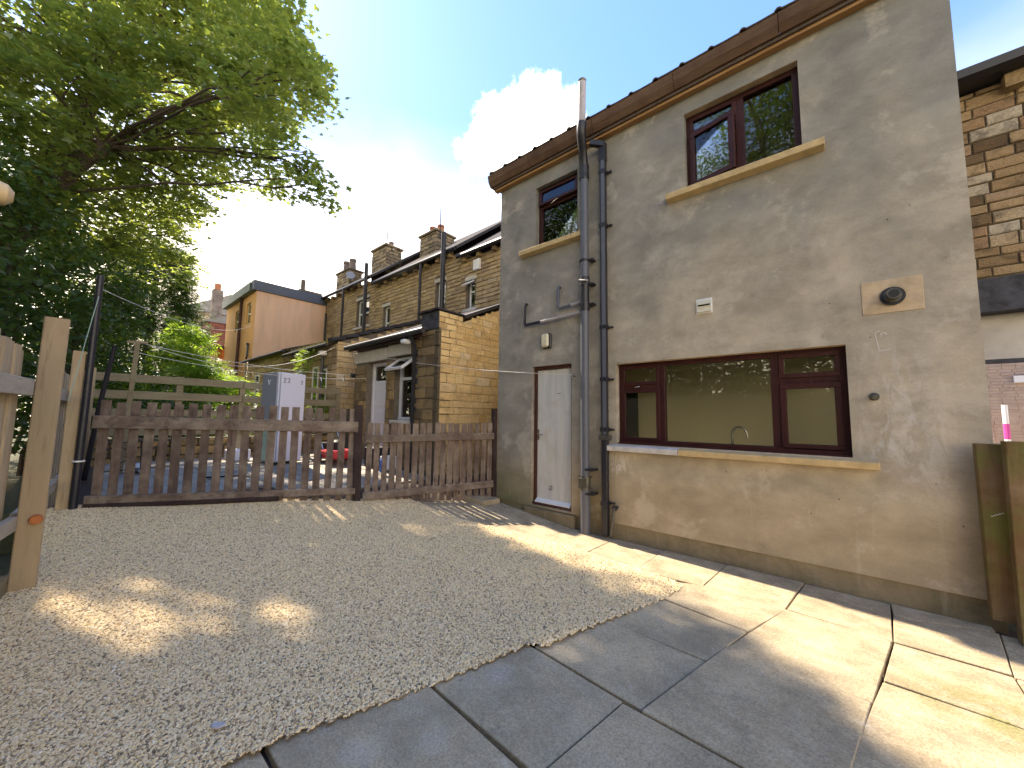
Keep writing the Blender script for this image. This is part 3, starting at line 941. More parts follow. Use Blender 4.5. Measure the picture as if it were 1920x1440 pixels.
def tile_mb():
    mb = MB()
    prof = [(-.15, 0.0), (-.138, .014), (-.12, .024), (-.10, .021), (-.08, .006), (0, .002), (.15, .002)]
    k = len(prof)
    vs = []
    for yy in (0, 0.42):
        for t in (0.0, -0.014):
            for a, b in prof:
                vs.append((a, yy * math.cos(pit) - (b + t) * math.sin(pit), yy * math.sin(pit) + (b + t) * math.cos(pit)))
    fs = []
    for i in range(k - 1):
        fs += [(i, i + 1, 2 * k + i + 1, 2 * k + i), (k + i + 1, k + i, 3 * k + i, 3 * k + i + 1), (k + i, k + i + 1, i + 1, i), (2 * k + i, 2 * k + i + 1, 3 * k + i + 1, 3 * k + i)]
    return mb.add(vs, fs)


proto = None
for row in range(2):
    for k in range(17):
        lx = HX0 + 0.05 + k * 0.3
        ly, lz = -0.20 + row * 0.30, 5.475 + row * 0.30 * math.tan(pit) + row * 0.012 + rng.uniform(-.003, .004)
        if proto is None:
            o = tile_mb().build('roof_tile', 'roof_tile', house, center=(0, 0, 0))
            place(o, (lx, ly, lz), house)
            proto = o
        else:
            share(proto, 'roof_tile', (lx, ly, lz), house)
# timber box gutter in lengths with joints
xs = [-4.20, -3.35, -2.27, -1.22, -0.22, 0.80, 0.96]
gprof = [(-0.02, 5.468), (-0.175, 5.475), (-0.195, 5.455), (-0.172, 5.36), (-0.125, 5.285), (-0.02, 5.285)]
for a, b in zip(xs[:-1], xs[1:]):
    MB().prism_x(gprof, a + .003, b - .003).build('gutter', 'gutter_wood', house)
bx('fascia', 'fascia_wood', house, -4.14, 0.94, -0.075, -0.001, 5.215, 5.284)
# --- windows: dark red-brown timber, glass panes


def window(parent, x0, x1, z0, z1, y, bars, panes, frame='mahogany', fr=0.055, dep=0.07, glass='window_glass', label=None):
    """bars: list of (xa, xb, za, zb); panes: glass rectangles; frame ring fr wide"""
    mb = MB()
    mb.box(x0, x1, y, y + dep, z1 - fr, z1)
    mb.box(x0, x1, y - .012, y + dep, z0, z0 + fr)
    mb.box(x0, x0 + fr, y, y + dep, z0 + fr, z1 - fr)
    mb.box(x1 - fr, x1, y, y + dep, z0 + fr, z1 - fr)
    for (a, b, c, d_) in bars:
        mb.box(a, b, y + .002, y + dep - .002, c, d_)
    wdw = mb.build('window', frame, parent, label=label, bevel=0.003)
    for (a, b, c, d_) in panes:
        bx('pane', glass, wdw, a, b, y + dep * .55, y + dep * .55 + .004, c, d_)
    return wdw


def sash(wdw, a, b, c, d_, y, fr=0.045, dep=0.05, frame='mahogany', glass='window_glass', name='sash', hinge=None, ang=0.0, pane=True):
    mb = MB()
    mb.box(a, b, y, y + dep, d_ - fr, d_)
    mb.box(a, b, y, y + dep, c, c + fr)
    mb.box(a, a + fr, y, y + dep, c + fr, d_ - fr)
    mb.box(b - fr, b, y, y + dep, c + fr, d_ - fr)
    pm = MB().box(a + fr - .004, b - fr + .004, y + dep * .5, y + dep * .5 + .004, c + fr - .004, d_ - fr + .004)
    if hinge:
        mb.rot(ang, hinge[0], hinge[1])
        pm.rot(ang, hinge[0], hinge[1])
    s = mb.build(name, frame, wdw, bevel=0.003)
    if pane:
        pm.build('pane', glass, wdw)
    return s


WY = 0.085
# kitchen window
kx0, kx1, kz0, kz1 = -2.038, 0.123, 1.142, 2.133
kw = window(house, kx0, kx1, kz0, kz1, WY,
            [(-1.545, -1.475, kz0 + .055, kz1 - .055), (-0.445, -0.365, kz0 + .055, kz1 - .055), (kx0 + .055, -1.545, 1.80, 1.875), (-0.365, kx1 - .055, 1.80, 1.875)],
            [(-1.478, -0.442, kz0 + .05, kz1 - .05)], label='wide kitchen window')
sash(kw, kx0 + .04, -1.535, 1.865, kz1 - .035, WY - .012, .035)
sash(kw, kx0 + .04, -1.535, kz0 + .04, 1.81, WY - .012, .042)
sash(kw, -0.375, kx1 - .04, 1.865, kz1 - .035, WY - .012, .042)
sash(kw, -0.375, kx1 - .04, kz0 + .04, 1.81, WY - .012, .052)
MB().tube([(-1.83, WY - .02, 1.83), (-1.81, WY - .035, 1.835), (-1.76, WY - .035, 1.84)], .006, 8).build('catch', 'steel', kw)
mb = MB()
mb.box(kx0 - .02, kx1, WY - .06, WY - .013, kz0 - .004, kz0 + .012)
mb.build('drip_bar', 'mahogany', kw)
# upper right window, lower left sash pushed open
ux0, ux1, uz0, uz1 = -1.158, -0.097, 4.092, 5.023
uw = window(house, ux0, ux1, uz0, uz1, WY, [(-0.655, -0.575, uz0 + .055, uz1 - .055), (ux0 + .055, -0.655, 4.775, 4.84)],
            [(-0.578, ux1 - .05, uz0 + .05, uz1 - .05)], label='upper window with one sash open')
sash(uw, ux0 + .035, -0.645, 4.79, uz1 - .035, WY - .01, .04)
sash(uw, ux0 + .035, -0.645, uz0 + .035, 4.785, WY - .03, .055, hinge=('Z', (ux0 + .035, WY - .03, 4.4)), ang=-R(13))
# small upper left window
lx0, lx1, lz0, lz1 = -3.323, -2.592, 4.027, 4.983
lw = window(house, lx0, lx1, lz0, lz1, WY, [(lx0 + .05, lx1 - .05, 4.66, 4.72)], [(lx0 + .05, lx1 - .05, lz0 + .05, 4.665)], label='small upper window with tilted top light')
sash(lw, lx0 + .03, lx1 - .03, 4.70, lz1 - .03, WY - .03, .04, hinge=('X', (0, WY - .03, lz1 - .03)), ang=-R(6))
MB().tube([(-3.1, WY - .01, 4.69), (-2.97, WY - .05, 4.70), (-2.85, WY - .03, 4.71)], .005, 6).build('catch', 'steel', lw)
# stone sills
for a, b, z, mt in ((-1.36, 0.07, 4.05, 'sandstone_sill'), (-3.58, -2.48, 3.985, 'sandstone_sill')):
    MB().prism_x([(-0.095, z - .045), (-0.10, z + .02), (0.08, z + .042), (0.08, z - .06), (-0.001, z - .06)], a, b).build('sill', mt, house, bevel=0.004)
for a, b, mt in ((-2.20, -1.30, 'painted_sill'), (-1.296, 0.285, 'sandstone_sill')):
    MB().prism_x([(-0.085, 1.055), (-0.09, 1.115), (0.07, 1.139), (0.07, 1.05), (-0.001, 1.05)], a, b).build('sill', mt, house, label='whitewashed stretch of sill' if a < -2 else None, bevel=0.005)
# light bounced up onto the window head soffits, painted as a paler band
for a, b, z in ((-1.16, -0.095, 5.0235), (-2.04, 0.125, 2.1335)):
    bx('head_bounce_band', 'pale_patch', house, a + .002, b - .002, 0.004, 0.084, z - .001, z + .0012)

# door
mb = MB()
mb.box(-3.368, -3.328, .06, .14, .235, 2.198)
mb.box(-2.732, -2.692, .06, .14, .235, 2.198)
mb.box(-3.328, -2.732, .06, .14, 2.15, 2.198)
mb.box(-3.368, -2.692, .03, .15, .203, .235)
dfr = mb.build('door_frame', 'brown_paint', house)
door = bx('door', 'door_paint', house, -3.324, -2.736, .085, .125, .262, 2.146, bevel=.003, label='flat white painted door with a scuffed lower corner')
MB().prism_x([(.03, .236), (.03, .25), (.084, .29), (.084, .236)], -3.324, -2.736).build('threshold', 'white_plastic', house)
mb = MB()
mb.box(-3.312, -3.285, .078, .0845, 1.12, 1.27)
mb.tube([(-3.30, .078, 1.21), (-3.30, .045, 1.21), (-3.24, .04, 1.205), (-3.20, .045, 1.20)], .007, 8)
mb.build('handle', 'steel', door)
MB().tube([(-2.98, .084, 1.79), (-2.92, .080, 1.795)], .004, 6).build('bolt', 'tarnished_metal', door)

# soil stack with bend, collars
sx = -2.425
soil = MB().tube([(sx, -.10, -.02), (sx, -.10, .55)], .058, 18).build('soil_pipe', 'grey_plastic', house, label='tall grey soil pipe rising past the gutter')
MB().tube([(sx, -.10, .72), (sx, -.10, 2.90)], .055, 18).build('pipe_length', 'grey_plastic', soil)
MB().tube([(sx, -.10, 3.30), (sx, -.10, 4.72)], .055, 18).build('pipe_length', 'grey_plastic', soil)
MB().tube([(sx, -.10, 4.72), (sx, -.10, 4.86), (sx, -.125, 4.96), (sx + .03, -.20, 5.09), (sx + .06, -.285, 5.20), (sx + .07, -.30, 5.27), (sx + .075, -.30, 5.36)],
          [.062, .062, .059, .059, .059, .062, .062], 18).build('bend', 'black_plastic', soil)
MB().tube([(sx + .075, -.30, 5.36), (sx + .085, -.30, 5.93)], .052, 18).build('vent_pipe', 'faded_pipe', soil)
MB().tube([(sx + .085, -.30, 5.93), (sx + .085, -.30, 5.96), (sx + .085, -.30, 5.99)], [.045, .056, .03], 12).build('vent_cage', 'tarnished_metal', soil)
for z in (4.86, 4.72):
    MB().tube([(sx, -.10, z - .03), (sx, -.10, z), (sx, -.10, z + .03)], [.062, .067, .062], 18).build('collar', 'black_plastic', soil)
MB().tube([(sx, -.10, 2.86), (sx, -.10, 2.92), (sx, -.10, 3.0), (sx, -.10, 3.18), (sx, -.10, 3.24), (sx, -.10, 3.32)], [.062, .066, .061, .061, .067, .064], 18).build('branch_fitting', 'black_plastic', soil)
for z in (3.55, 3.22, 2.95):
    mb = MB()
    mb.tube([(sx, -.10, z - .012), (sx, -.10, z + .012)], .069, 18)
    mb.box(sx + .05, sx + .115, -.10, -.001, z - .012, z + .012)
    mb.build('bracket', 'black_plastic', soil)
mb = MB()
mb.tube([(sx, -.10, .55), (sx, -.10, .72)], .066, 18)
mb.box(sx - .085, sx + .085, -.125, -.075, .555, .575)
mb.box(sx - .085, sx + .085, -.125, -.075, .695, .715)
mb.box(sx - .045, sx + .045, -.185, -.15, .58, .69)
mb.build('access_fitting', 'tarnished_metal', soil)
for z in (.80, .50):
    bx('bracket', 'black_plastic', soil, sx - .01, sx + .13, -.15, -.001, z - .012, z + .012)
MB().tube([(sx - .05, -.155, 3.28), (sx + .09, -.175, 3.24)], .012, 8).build('tie', 'faded_pipe', soil)
# branch wastes
mb = MB()
mb.tube([(-3.47, -.012, 3.165), (-3.47, -.05, 3.165), (-3.474, -.055, 3.13), (-3.48, -.055, 2.87), (-3.47, -.055, 2.838), (-3.18, -.055, 2.845)], .022, 10)
w1 = mb.build('waste_pipe', 'black_plastic', house, label='longer black and grey waste pipe leading to the soil pipe')
MB().tube([(-3.18, -.055, 2.845), (-2.60, -.055, 2.868), (-2.47, -.07, 2.875)], .021, 10).build('pipe_length', 'faded_pipe', w1)
MB().tube([(-2.87, -.012, 3.30), (-2.87, -.05, 3.30), (-2.872, -.055, 3.27), (-2.875, -.055, 3.01), (-2.86, -.055, 2.985), (-2.66, -.055, 3.0)], .021, 10).build(
    'waste_pipe', 'grey_plastic', house, label='shorter waste pipe above the longer one')
MB().tube([(-2.66, -.055, 3.0), (-2.56, -.055, 3.005), (-2.46, -.07, 3.03)], .022, 10).build('waste_pipe', 'faded_pipe', house)
# square rainwater pipe
rx = -2.165
rw = MB()
rw.box(rx - .036, rx + .036, -.10, -.03, .02, 5.06)
rain = rw.build('rainwater_pipe', 'black_plastic', house, label='square black rainwater downpipe beside the soil pipe', bevel=.005)
bx('pipe_face', 'grey_plastic', rain, rx - .012, rx + .0375, -.1025, -.1005, 1.25, 4.9)
MB().beam((sx + .12, -.16, 5.135), (rx + .03, -.065, 5.085), .07, .07).build('offset_bend', 'black_plastic', rain, bevel=.004)
bx('offset_bend', 'black_plastic', rain, rx - .041, rx + .041, -.105, -.025, 4.86, 5.12)
for z in (4.72, 3.98, 2.62, 1.95, 1.32, .42):
    mb = MB().box(rx - .045, rx + .045, -.108, -.022, z - .035, z + .015)
    mb.box(rx + .045, rx + .10, -.03, -.001, z - .02, z)
    mb.build('bracket', 'black_plastic', rain)
bx('bracket', 'tarnished_metal', rain, rx - .06, rx + .07, -.115, -.02, 1.18, 1.24)
# condensate elbow by the pipe foot
MB().tube([(-2.04, -.005, .37), (-2.04, -.07, .37), (-2.05, -.08, .34), (-2.09, -.08, .03)], .020, 10).build('drain_elbow', 'tarnished_metal', house)
MB().tube([(-2.04, -.06, .37), (-2.04, -.085, .37)], .034, 12).build('drain_elbow', 'black_plastic', house)
# bulkhead lamp
lb = MB()
lb.box(-3.155, -3.01, -.045, -.001, 2.445, 2.66)
lamp = lb.build('bulkhead_lamp', 'black_plastic', house, label='oblong outside lamp, unlit, above the door', bevel=.012)
MB().box(-3.15, -3.025, -.095, -.046, 2.455, 2.65).build('lamp_cover', 'yellowed_plastic', lamp, bevel=.022)
# air vent
mb = MB()
mb.box(-1.085, -.925, -.012, .0, 2.605, 2.77)
vent = mb.build('air_vent', 'white_plastic', house, label='cream louvred air vent', bevel=.003)
bx('louvre', 'black_iron', vent, -1.065, -.945, -.013, -.0125, 2.69, 2.71)
MB().prism_x([(-.013, 2.71), (-.04, 2.70), (-.04, 2.706), (-.013, 2.755)], -1.075, -.935).build('louvre', 'yellowed_plastic', vent)
MB().prism_x([(-.013, 2.62), (-.03, 2.62), (-.03, 2.628), (-.013, 2.68)], -1.075, -.935).build('louvre', 'yellowed_plastic', vent)
# flue in a patched square
flue = bx('flue_patch', 'pale_patch', house, .248, .617, -.006, -.0005, 2.37, 2.655, bevel=.004)
MB().tube([(.437, -.007, 2.505), (.437, -.022, 2.505)], .078, 24).build('flue_collar', 'black_plastic', flue)
mb = MB()
mb.tube([(.437, -.022, 2.505), (.437, -.035, 2.505)], .055, 24)
mb.tube([(.437, -.035, 2.505), (.437, -.11, 2.505)], .042, 24)
mb.build('flue_pipe', 'tarnished_metal', flue)
MB().tube([(.437, -.112, 2.505), (.437, -.1115, 2.505)], .034, 20).build('flue_mouth', 'black_iron', flue)
# odd lumps on the render
mb = MB()
mb.tube([(.285, .0, 1.665), (.285, -.02, 1.663), (.287, -.04, 1.66)], [.035, .032, .018], 9)
mb.build('broken_fixing', 'tarnished_metal', house)
# nail holes
for k in range(26):
    x, z = rng.uniform(-1.9, .8), rng.choice([rng.uniform(2.2, 3.9), rng.uniform(.5, 1.0), rng.uniform(2.15, 2.9)])
    if -1.1 < x < -.9 and 2.5 < z < 2.8 or .2 < x < .65 and 2.3 < z < 2.7:
        continue
    MB().tube([(x, -.0005, z), (x, -.0015, z)], rng.uniform(.003, .006), 6).build('plug_hole', 'black_iron', house)
# chalked square mark
mb = MB()
for a, b in (((.315, 2.21), (.335, 2.05)), ((.335, 2.05), (.41, 2.06)), ((.315, 2.21), (.35, 2.225)), ((.355, 2.17), (.352, 2.20)), ((.352, 2.20), (.38, 2.205)), ((.38, 2.205), (.385, 2.185))):
    mb.beam((a[0], -.0012, a[1]), (b[0], -.0012, b[1]), .0012, .006, up=(1, 0, 0) if abs(a[0] - b[0]) < abs(a[1] - b[1]) else (0, 0, 1))
mb.build('chalk_mark', 'white_chalk', house)
# moss tuft on the upper sill
mb = MB()
for k in range(40):
    x, y = -.075 + rng.uniform(-.03, .03), .03 + rng.uniform(-.03, .03)
    mb.tube([(x, y, 4.09), (x + rng.uniform(-.01, .01), y + rng.uniform(-.01, .01), 4.09 + rng.uniform(.01, .05))], [.006, .003], 4)
mb.build('moss_tuft', 'mossy_board', kind='stuff', label='small moss tuft on the end of the upper sill')

# kitchen tap behind the glass
tap = thing('kitchen_tap', (-.84, .32, .98), 'tall curved chrome tap standing inside the kitchen window', 'tap')
MB().tube([(-.84, .32, .98), (-.84, .32, 1.02)], .024, 14).build('base', 'steel', tap)
pts = [(-.84, .32, 1.02), (-.84, .32, 1.28)] + [(-.77 - .07 * math.cos(a), .32, 1.30 + .075 * math.sin(a)) for a in [i * math.pi / 9 for i in range(0, 9)]] + [(-.697, .32, 1.29), (-.695, .32, 1.255)]
MB().tube(pts, .011, 12).build('spout', 'steel', tap)

# hook for the clothes line
MB().tube([(-2.632, .0, 2.01), (-2.632, -.03, 2.012), (-2.64, -.045, 2.025), (-2.65, -.04, 2.04)], .005, 6).build('line_hook', 'tarnished_metal', house)

# ================================================================== BOUNDARY FENCE (left, behind the camera)
def fy(x, off=0.0):
    return -4.54 - (0.07 if x < -4.5 else 0.155) * (x + 4.5) + off


bf = thing('close_board_fence', (-2.5, -4.7, 0.05), 'tall pale close board fence running along the left edge of the gravel', 'fence')
FP = [-8.4, -6.48, -4.485, -2.45, -0.45, 1.55, 3.4]
for x in FP:
    s = 0.10 if x < -5 else 0.128
    g = gravel_z(max(x, -6.5), -4.5) if x < -2.2 else 0.0
    t = {-4.485: 2.155, -6.48: 2.125}.get(x, 2.1)
    mb = MB().beam((x, fy(x), g - .1), (x - (.05 if x == -4.485 else 0.0), fy(x) + (.012 if x == -4.485 else 0), t), s, s, up=(0, 1, 0), ch=.006)
    mb.build('post', 'post_timber', bf, label={-4.485: 'nearest thick fence post with an orange knot'}.get(x))
mb = MB().tube([(-4.40, -4.515, .66), (-4.433, -4.515, .66)], [.030, .036], 12)
mb.build('knot', 'knot_wood', bf)
for a, b in zip(FP[:-1], FP[1:]):
    for z0, z1, n in ((1.555, 1.675, 0), (.60, .70, 1)):
        g = 0.0
        yA, yB = fy(a, -.078), fy(b, -.078)
        MB().beam((a + .065, yA, (z0 + z1) / 2), (b - .065, yB, (z0 + z1) / 2), .045, z1 - z0, ch=.004).build('rail', 'pale_rail_wood', bf)
    MB().beam((a + .06, fy(a, -.08), .22 if a < -3 else .1), (b - .06, fy(b, -.08), .14 if a < -5 else .08), .03, .17).build('gravel_board', 'ranch_wood', bf)
x = -8.35
kp = 0
while x < 3.3:
    if not (-6.55 < x < -4.46):
        wv = rng.uniform(.105, .118)
        yy = fy(x, -.118) - kp * .013 + rng.uniform(-.003, .003)
        top = 1.90 + max(0, min(.12, .12 * (x + 4.4))) + 0.012 * math.sin(x * 1.9) + rng.uniform(-.012, .012)
        MB().beam((x, yy, .12), (x + rng.uniform(-.006, .006), yy, top), .018, wv, up=(1, -.155 if x > -4.5 else -.07, 0), ch=0).build('paling', 'pale_fence_wood', bf)
        x += wv - .006
        kp = 1 - kp
    else:
        x += .1

# ================================================================== PICKET FENCE (two bays)
A0, A1, A2 = Vector((-6.44, -4.22, 0)), Vector((-5.03, -1.80, 0)), Vector((-4.09, -0.06, 0))


def picket_bay(name, P, Q, n, wd, ztop, zbot, rails, label, nearoff):
    d = (Q - P).normalized()
    nrm = Vector((d.y, -d.x, 0))           # towards our yard
    L = (Q - P).length
    root = thing(name, (P.x / 2 + Q.x / 2, P.y / 2 + Q.y / 2, .25), label, 'fence', 'picket fence bays between the two yards')
    for i in range(n):
        t = (i + .5) / n
        c = P + d * (L * t)
        zt = ztop[0] + (ztop[1] - ztop[0]) * t + rng.uniform(-.012, .012)
        zb = zbot[0] + (zbot[1] - zbot[0]) * t + rng.uniform(-.02, .02)
        lean = rng.uniform(-.012, .012)
        MB().beam((c.x, c.y, zb), (c.x + d.x * lean, c.y + d.y * lean, zt), .019, wd * rng.uniform(.93, 1.05), up=tuple(d), ch=.003).build('picket', 'picket_wood', root)
    for (za0, zb0, za1, zb1, off) in rails:
        a = P + nrm * (.034 + off) + Vector((0, 0, (za0 + zb0) / 2))
        b = Q + nrm * (.034 + off) + Vector((0, 0, (za1 + zb1) / 2))
        prev = a
        segs = 5
        mb = MB()
        MB.beam(mb, a, b, .045, abs(za0 - zb0), ch=.006)
        mb.build('rail', 'picket_rail', root)
    return root


gate = picket_bay('picket_fence', A0, A1, 20, .088, (1.57, 1.53), (.43, .27), [(1.255, 1.40, 1.215, 1.345, 0), (.41, .50, .36, .47, 0)],
                  'left bay of brown picket fence with a split sagging bottom rail', 0)
dg = (A1 - A0).normalized()
ng = Vector((dg.y, -dg.x, 0))
MB().beam(A0 + ng * .05 + Vector((0, 0, .385)), A0 + dg * 1.9 + ng * .05 + Vector((0, 0, .37)), .05, .055, ch=.01, jit=.006).build('rail', 'dark_post_wood', gate, label='rotten split lower rail')
rb = picket_bay('picket_fence', A1 + (A2 - A1).normalized() * .10, A2, 18, .078, (1.335, 1.345), (.29, .13), [(1.06, 1.165, 1.10, 1.195, 0), (.28, .385, .35, .475, 0)],
                'right bay of brown picket fence ending at the rendered house', 0)
MB().beam(A1 + ng * .03 + Vector((0.1, .15, .17)), A2 + ng * .05 + Vector((-.45, -.8, .20)), .04, .10, ch=.008).build('rail', 'picket_rail', rb, label='low kick rail near the ground')
MB().beam((A1.x + .02, A1.y + .02, .1), (A1.x - .01, A1.y + .0, 1.585), .10, .10, up=(.5, .87, 0), ch=.006).build(
    'fence_post', 'dark_post_wood', label='dark square post between the two bays of picket fence', cat='post')
MB().beam((-4.085, -.045, .05), (-4.085, -.045, 1.58), .075, .07, up=(0, 1, 0), ch=.006).build(
    'fence_post', 'dark_post_wood', label='thin red brown post against the corner of the rendered house', cat='post')
MB().beam((-4.08, -.05, .195), (-4.08, -.02, .235), .04, .04).build('broken_stone', 'stone_lintel', label='small pale stone at the foot of the corner fence post', cat='stone')
# rubble and leaf litter in the corner
mb = MB()
for k in range(260):
    x, y = rng.uniform(-5.0, -3.6), rng.uniform(-1.35, -.1)
    if x > -4.0 - .57 * (-y) + .9 or x < -4.2 + .57 * y:
        continue
    r_ = rng.uniform(.004, .016)
    z = ground_z(x, y) + (.06 if x < -3.98 and y > -.4 else 0.005)
    mb.add([(x + rng.uniform(-r_, r_), y + rng.uniform(-r_, r_), z + rng.uniform(0, r_)) for _ in range(4)], [(0, 1, 2), (0, 2, 3), (0, 3, 1), (1, 3, 2)])
mb.build('leaf_litter', 'joint_soil', kind='stuff', label='dark crumbs and leaf litter in the corner by the fence')

# ================================================================== RIGHT CORNER POSTS AND FENCE
MB().beam((.862, -.118, .10), (.858, -.118, 1.305), .085, .155, up=(1, 0, 0), ch=.004).rot(0, 'Z', (0, 0, 0)).build(
    'timber_board', 'mossy_board', label='wide dirty board fixed upright on the house corner, with white paint marks', cat='board')
MB().beam((.935, -.20, -.03), (.945, -.20, 1.33), .10, .10, up=(1, 0, 0), ch=.004).build(
    'fence_post', 'mossy_board', label='tall green stained post standing in front of the house corner board', cat='post')
rf = thing('garden_fence', (1.6, -.10, 0), 'mossy board fence with yellow green rails right of the house corner', 'fence')
for z in (1.06, .16):
    MB().beam((.995, -.21, z), (3.2, -.23, z), .05, .095, ch=.004).build('rail', 'mossy_board', rf)
x = 1.02
while x < 3.1:
    MB().beam((x, -.165, .05), (x, -.165, 1.24), .02, .105, up=(1, 0, 0)).build('paling', 'mossy_board', rf)
    x += .125
for k in range(5):
    bx('paint_fleck', 'white_chalk', bpy.data.objects['timber_board'], .82 + k * .012, .829 + k * .012, -.1628, -.1615, .80 + k * .007, .806 + k * .007)
bx('soil_bag', 'stone_lintel', None, .99, 1.25, -.34, -.25, -.02, .04, label='pale edging stone lying at the foot of the right hand fence', cat='stone')

# ================================================================== NEIGHBOUR ON THE RIGHT WITH PASSAGE
nb = thing('stone_house', (3.5, 4.5, 0), 'yellow brown coursed stone building with an open passage under it at the right edge', 'house')
bx('wall', 'dark_mortar', nb, .90, 7.0, 2.012, 2.3, 3.035, 5.22)
bx('wall', 'dark_mortar', nb, 3.9, 7.0, 2.012, 7.0, -.1, 3.03)
bx('wall', 'dark_mortar', nb, .90, 7.0, 6.8, 7.0, 3.03, 5.22)
stones_objects(nb, courses(.90, 2.6, 3.05, 5.22, (.095, .145), (.18, .36), .014, seed=21), lambda u, z: (u, 2.012, z), 0.0, .020, 'neighbour_stone', seed=4)
stones_joined(nb, 'far_stonework', courses(2.6, 7.0, 3.05, 5.22, (.105, .155), (.22, .46), .016, seed=22), lambda u, o, z: (u, 2.012 - o, z), .02, 'neighbour_stone')
bx('lintel_beam', 'charred_beam', nb, .90, 4.2, 1.99, 2.16, 2.655, 3.033, bevel=.01)
bx('hanging_board', 'concrete_soffit', nb, .90, 4.2, 2.17, 2.21, 2.16, 2.654)
bx('board_edge', 'charred_beam', nb, .90, 4.2, 2.15, 2.23, 2.115, 2.158)
bx('soffit', 'concrete_soffit', nb, .90, 4.2, 2.16, 6.75, 2.66, 2.8)
MB().prism_x([(1.78, 5.28), (4.5, 6.9), (4.5, 7.02), (1.74, 5.36)], .90, 7.1).build('roof', 'slate', nb)
MB().prism_x([(4.5, 6.9), (7.2, 5.28), (7.2, 5.36), (4.5, 7.02)], .90, 7.1).build('roof', 'slate', nb)
MB().prism_x([(1.80, 5.235), (1.70, 5.26), (1.69, 5.35), (1.72, 5.35), (1.78, 5.28), (1.99, 5.26), (1.99, 5.235)], .90, 7.1).build('gutter', 'black_plastic', nb)
for k in range(8):
    bx('corbel', 'neighbour_stone', nb, 1.60 + k * .62, 1.74 + k * .62, 1.88, 1.99, 5.08, 5.232)
fwl = thing('brick_wall', (5, 12, 0), 'pale pinkish brick wall seen through the passage at the far right', 'wall')
bx('wall_core', 'pale_mortar', fwl, -2, 12, 12.01, 12.3, -.1, 4.6)
stones_joined(fwl, 'brickwork', courses(1.5, 7.5, 0, 4.6, (.083, .085), (.235, .237), .010, seed=5), lambda u, o, z: (u, 12.01 - o, z), .012, 'pale_brick')
bx('wall_window', 'white_plastic', fwl, 3.78, 4.7, 11.93, 11.995, 2.56, 2.74)
MB().tube([(3.50, 11.6, 0), (3.50, 11.6, 1.95)], .055, 10).build('marker_post', 'white_plastic', None, label='thin white and pink post seen through the passage', cat='post')
MB().tube([(3.50, 11.6, 1.05), (3.50, 11.6, 1.45)], .058, 10).build('coloured_band', 'magenta_paint', bpy.data.objects['marker_post'])

# ================================================================== STONE OUTHOUSE ROW AND TERRACE (left background)
ex = thing('stone_outhouse', (-7.2, 1.5, .4), 'golden stone outhouse with white door and open white window beyond the picket fence', 'outhouse')
EX0, EX1 = -8.81, -5.6
DOOR = (-8.26, -7.40, .45, 2.66)
WIN = (-7.08, -6.42, 1.36, 2.70)
# fabric: front wall with openings (mortar core) + every stone
wall_xz(EX0, EX1 - .03, 0, 3.12, .02, .30, [DOOR, WIN]).build('wall', 'grey_mortar', ex)
MB().prism_x([(.32, 0), (3, 0), (3, 4.44), (.32, 3.22), (.02, 3.121), (.32, 3.121)], EX1 - .32, EX1 - .012).build('wall', 'pale_mortar', ex)
bx('wall', 'grey_mortar', ex, EX0 + .01, EX0 + .3, .32, 3, 0, 3.2)
LINT = [(-8.85, -7.38, 2.68, 2.95), (-7.36, -6.50, 2.71, 2.97)]
fr_rects = courses(EX0, EX1 - .13, .4, 3.12, (.17, .23), (.30, .55), .018, [DOOR, WIN, *LINT], seed=31)
stones_objects(ex, fr_rects, lambda u, z: (u, .02, z), 0.0, .022, 'sooty_stone', seed=5)
# quoins of the corner
z = .4
while z < 3.1:
    h = rng.uniform(.2, .3)
    share_h = min(h, 3.12 - z)
    MB().box(EX1 - .13 + .006, EX1 - .001, -.004, .05, z + .006, z + share_h - .006).build('quoin', 'quoin_stone', ex, bevel=.008)
    z += h
sd_rects = courses(0.052, 3.0, .35, 4.5, (.11, .19), (.20, .44), .014, top=lambda u: 3.13 + .455 * u, seed=33)
stones_objects(ex, sd_rects, lambda u, z: (EX1 - .012, u, z), R(90), .014, 'bounce_lit_stone', seed=6)
for l in LINT:
    MB().box(l[0] + .01, l[1] - .01, -.012, .02, l[2], l[3]).build('lintel', 'stone_lintel', ex, bevel=.008)
# roof: eave slates, black gutter
MB().prism_x([(-.16, 3.115), (3.0, 4.57), (3.0, 4.51), (-.16, 3.06)], EX0 - .06, EX1 - .33).build('roof', 'slate', ex)
MB().prism_x([(.62, 3.43), (3.0, 4.525), (3.0, 4.60), (.62, 3.50)], EX1 - .33, EX1 + .05).build('verge', 'black_plastic', ex)
MB().tube([(EX0 - .1, -.22, 3.05), (EX1 - .2, -.22, 3.07)], .055, 10).build('gutter', 'black_plastic', ex)
bx('fascia', 'dark_post_wood', ex, EX0 - .05, EX1 - .3, -.165, -.10, 2.98, 3.055)
for k in range(8):
    bx('rafter_end', 'picket_wood', ex, EX0 + .1 + k * .36, EX0 + .17 + k * .36, -.10, .015, 2.99, 3.05)
# upstand at the corner (black face, golden side)
MB().box(-6.17, EX1 - .016, -.01, .62, 3.122, 3.47).build('upstand', 'charred_beam', ex, label='blackened stump at the eaves corner', bevel=.012)
stones_objects(ex, courses(0.0, .61, 3.13, 3.47, (.10, .13), (.2, .3), .014, seed=9), lambda u, z: (EX1 - .016, u, z), R(90), .012, 'bounce_lit_stone', seed=8)
for k in range(4):
    MB().box(-6.25 + k * .165, -6.25 + k * .165 + .16, -.06, .66, 3.472 + (k % 2) * .012, 3.50 + (k % 2) * .012).build('cap_slate', 'slate', ex)
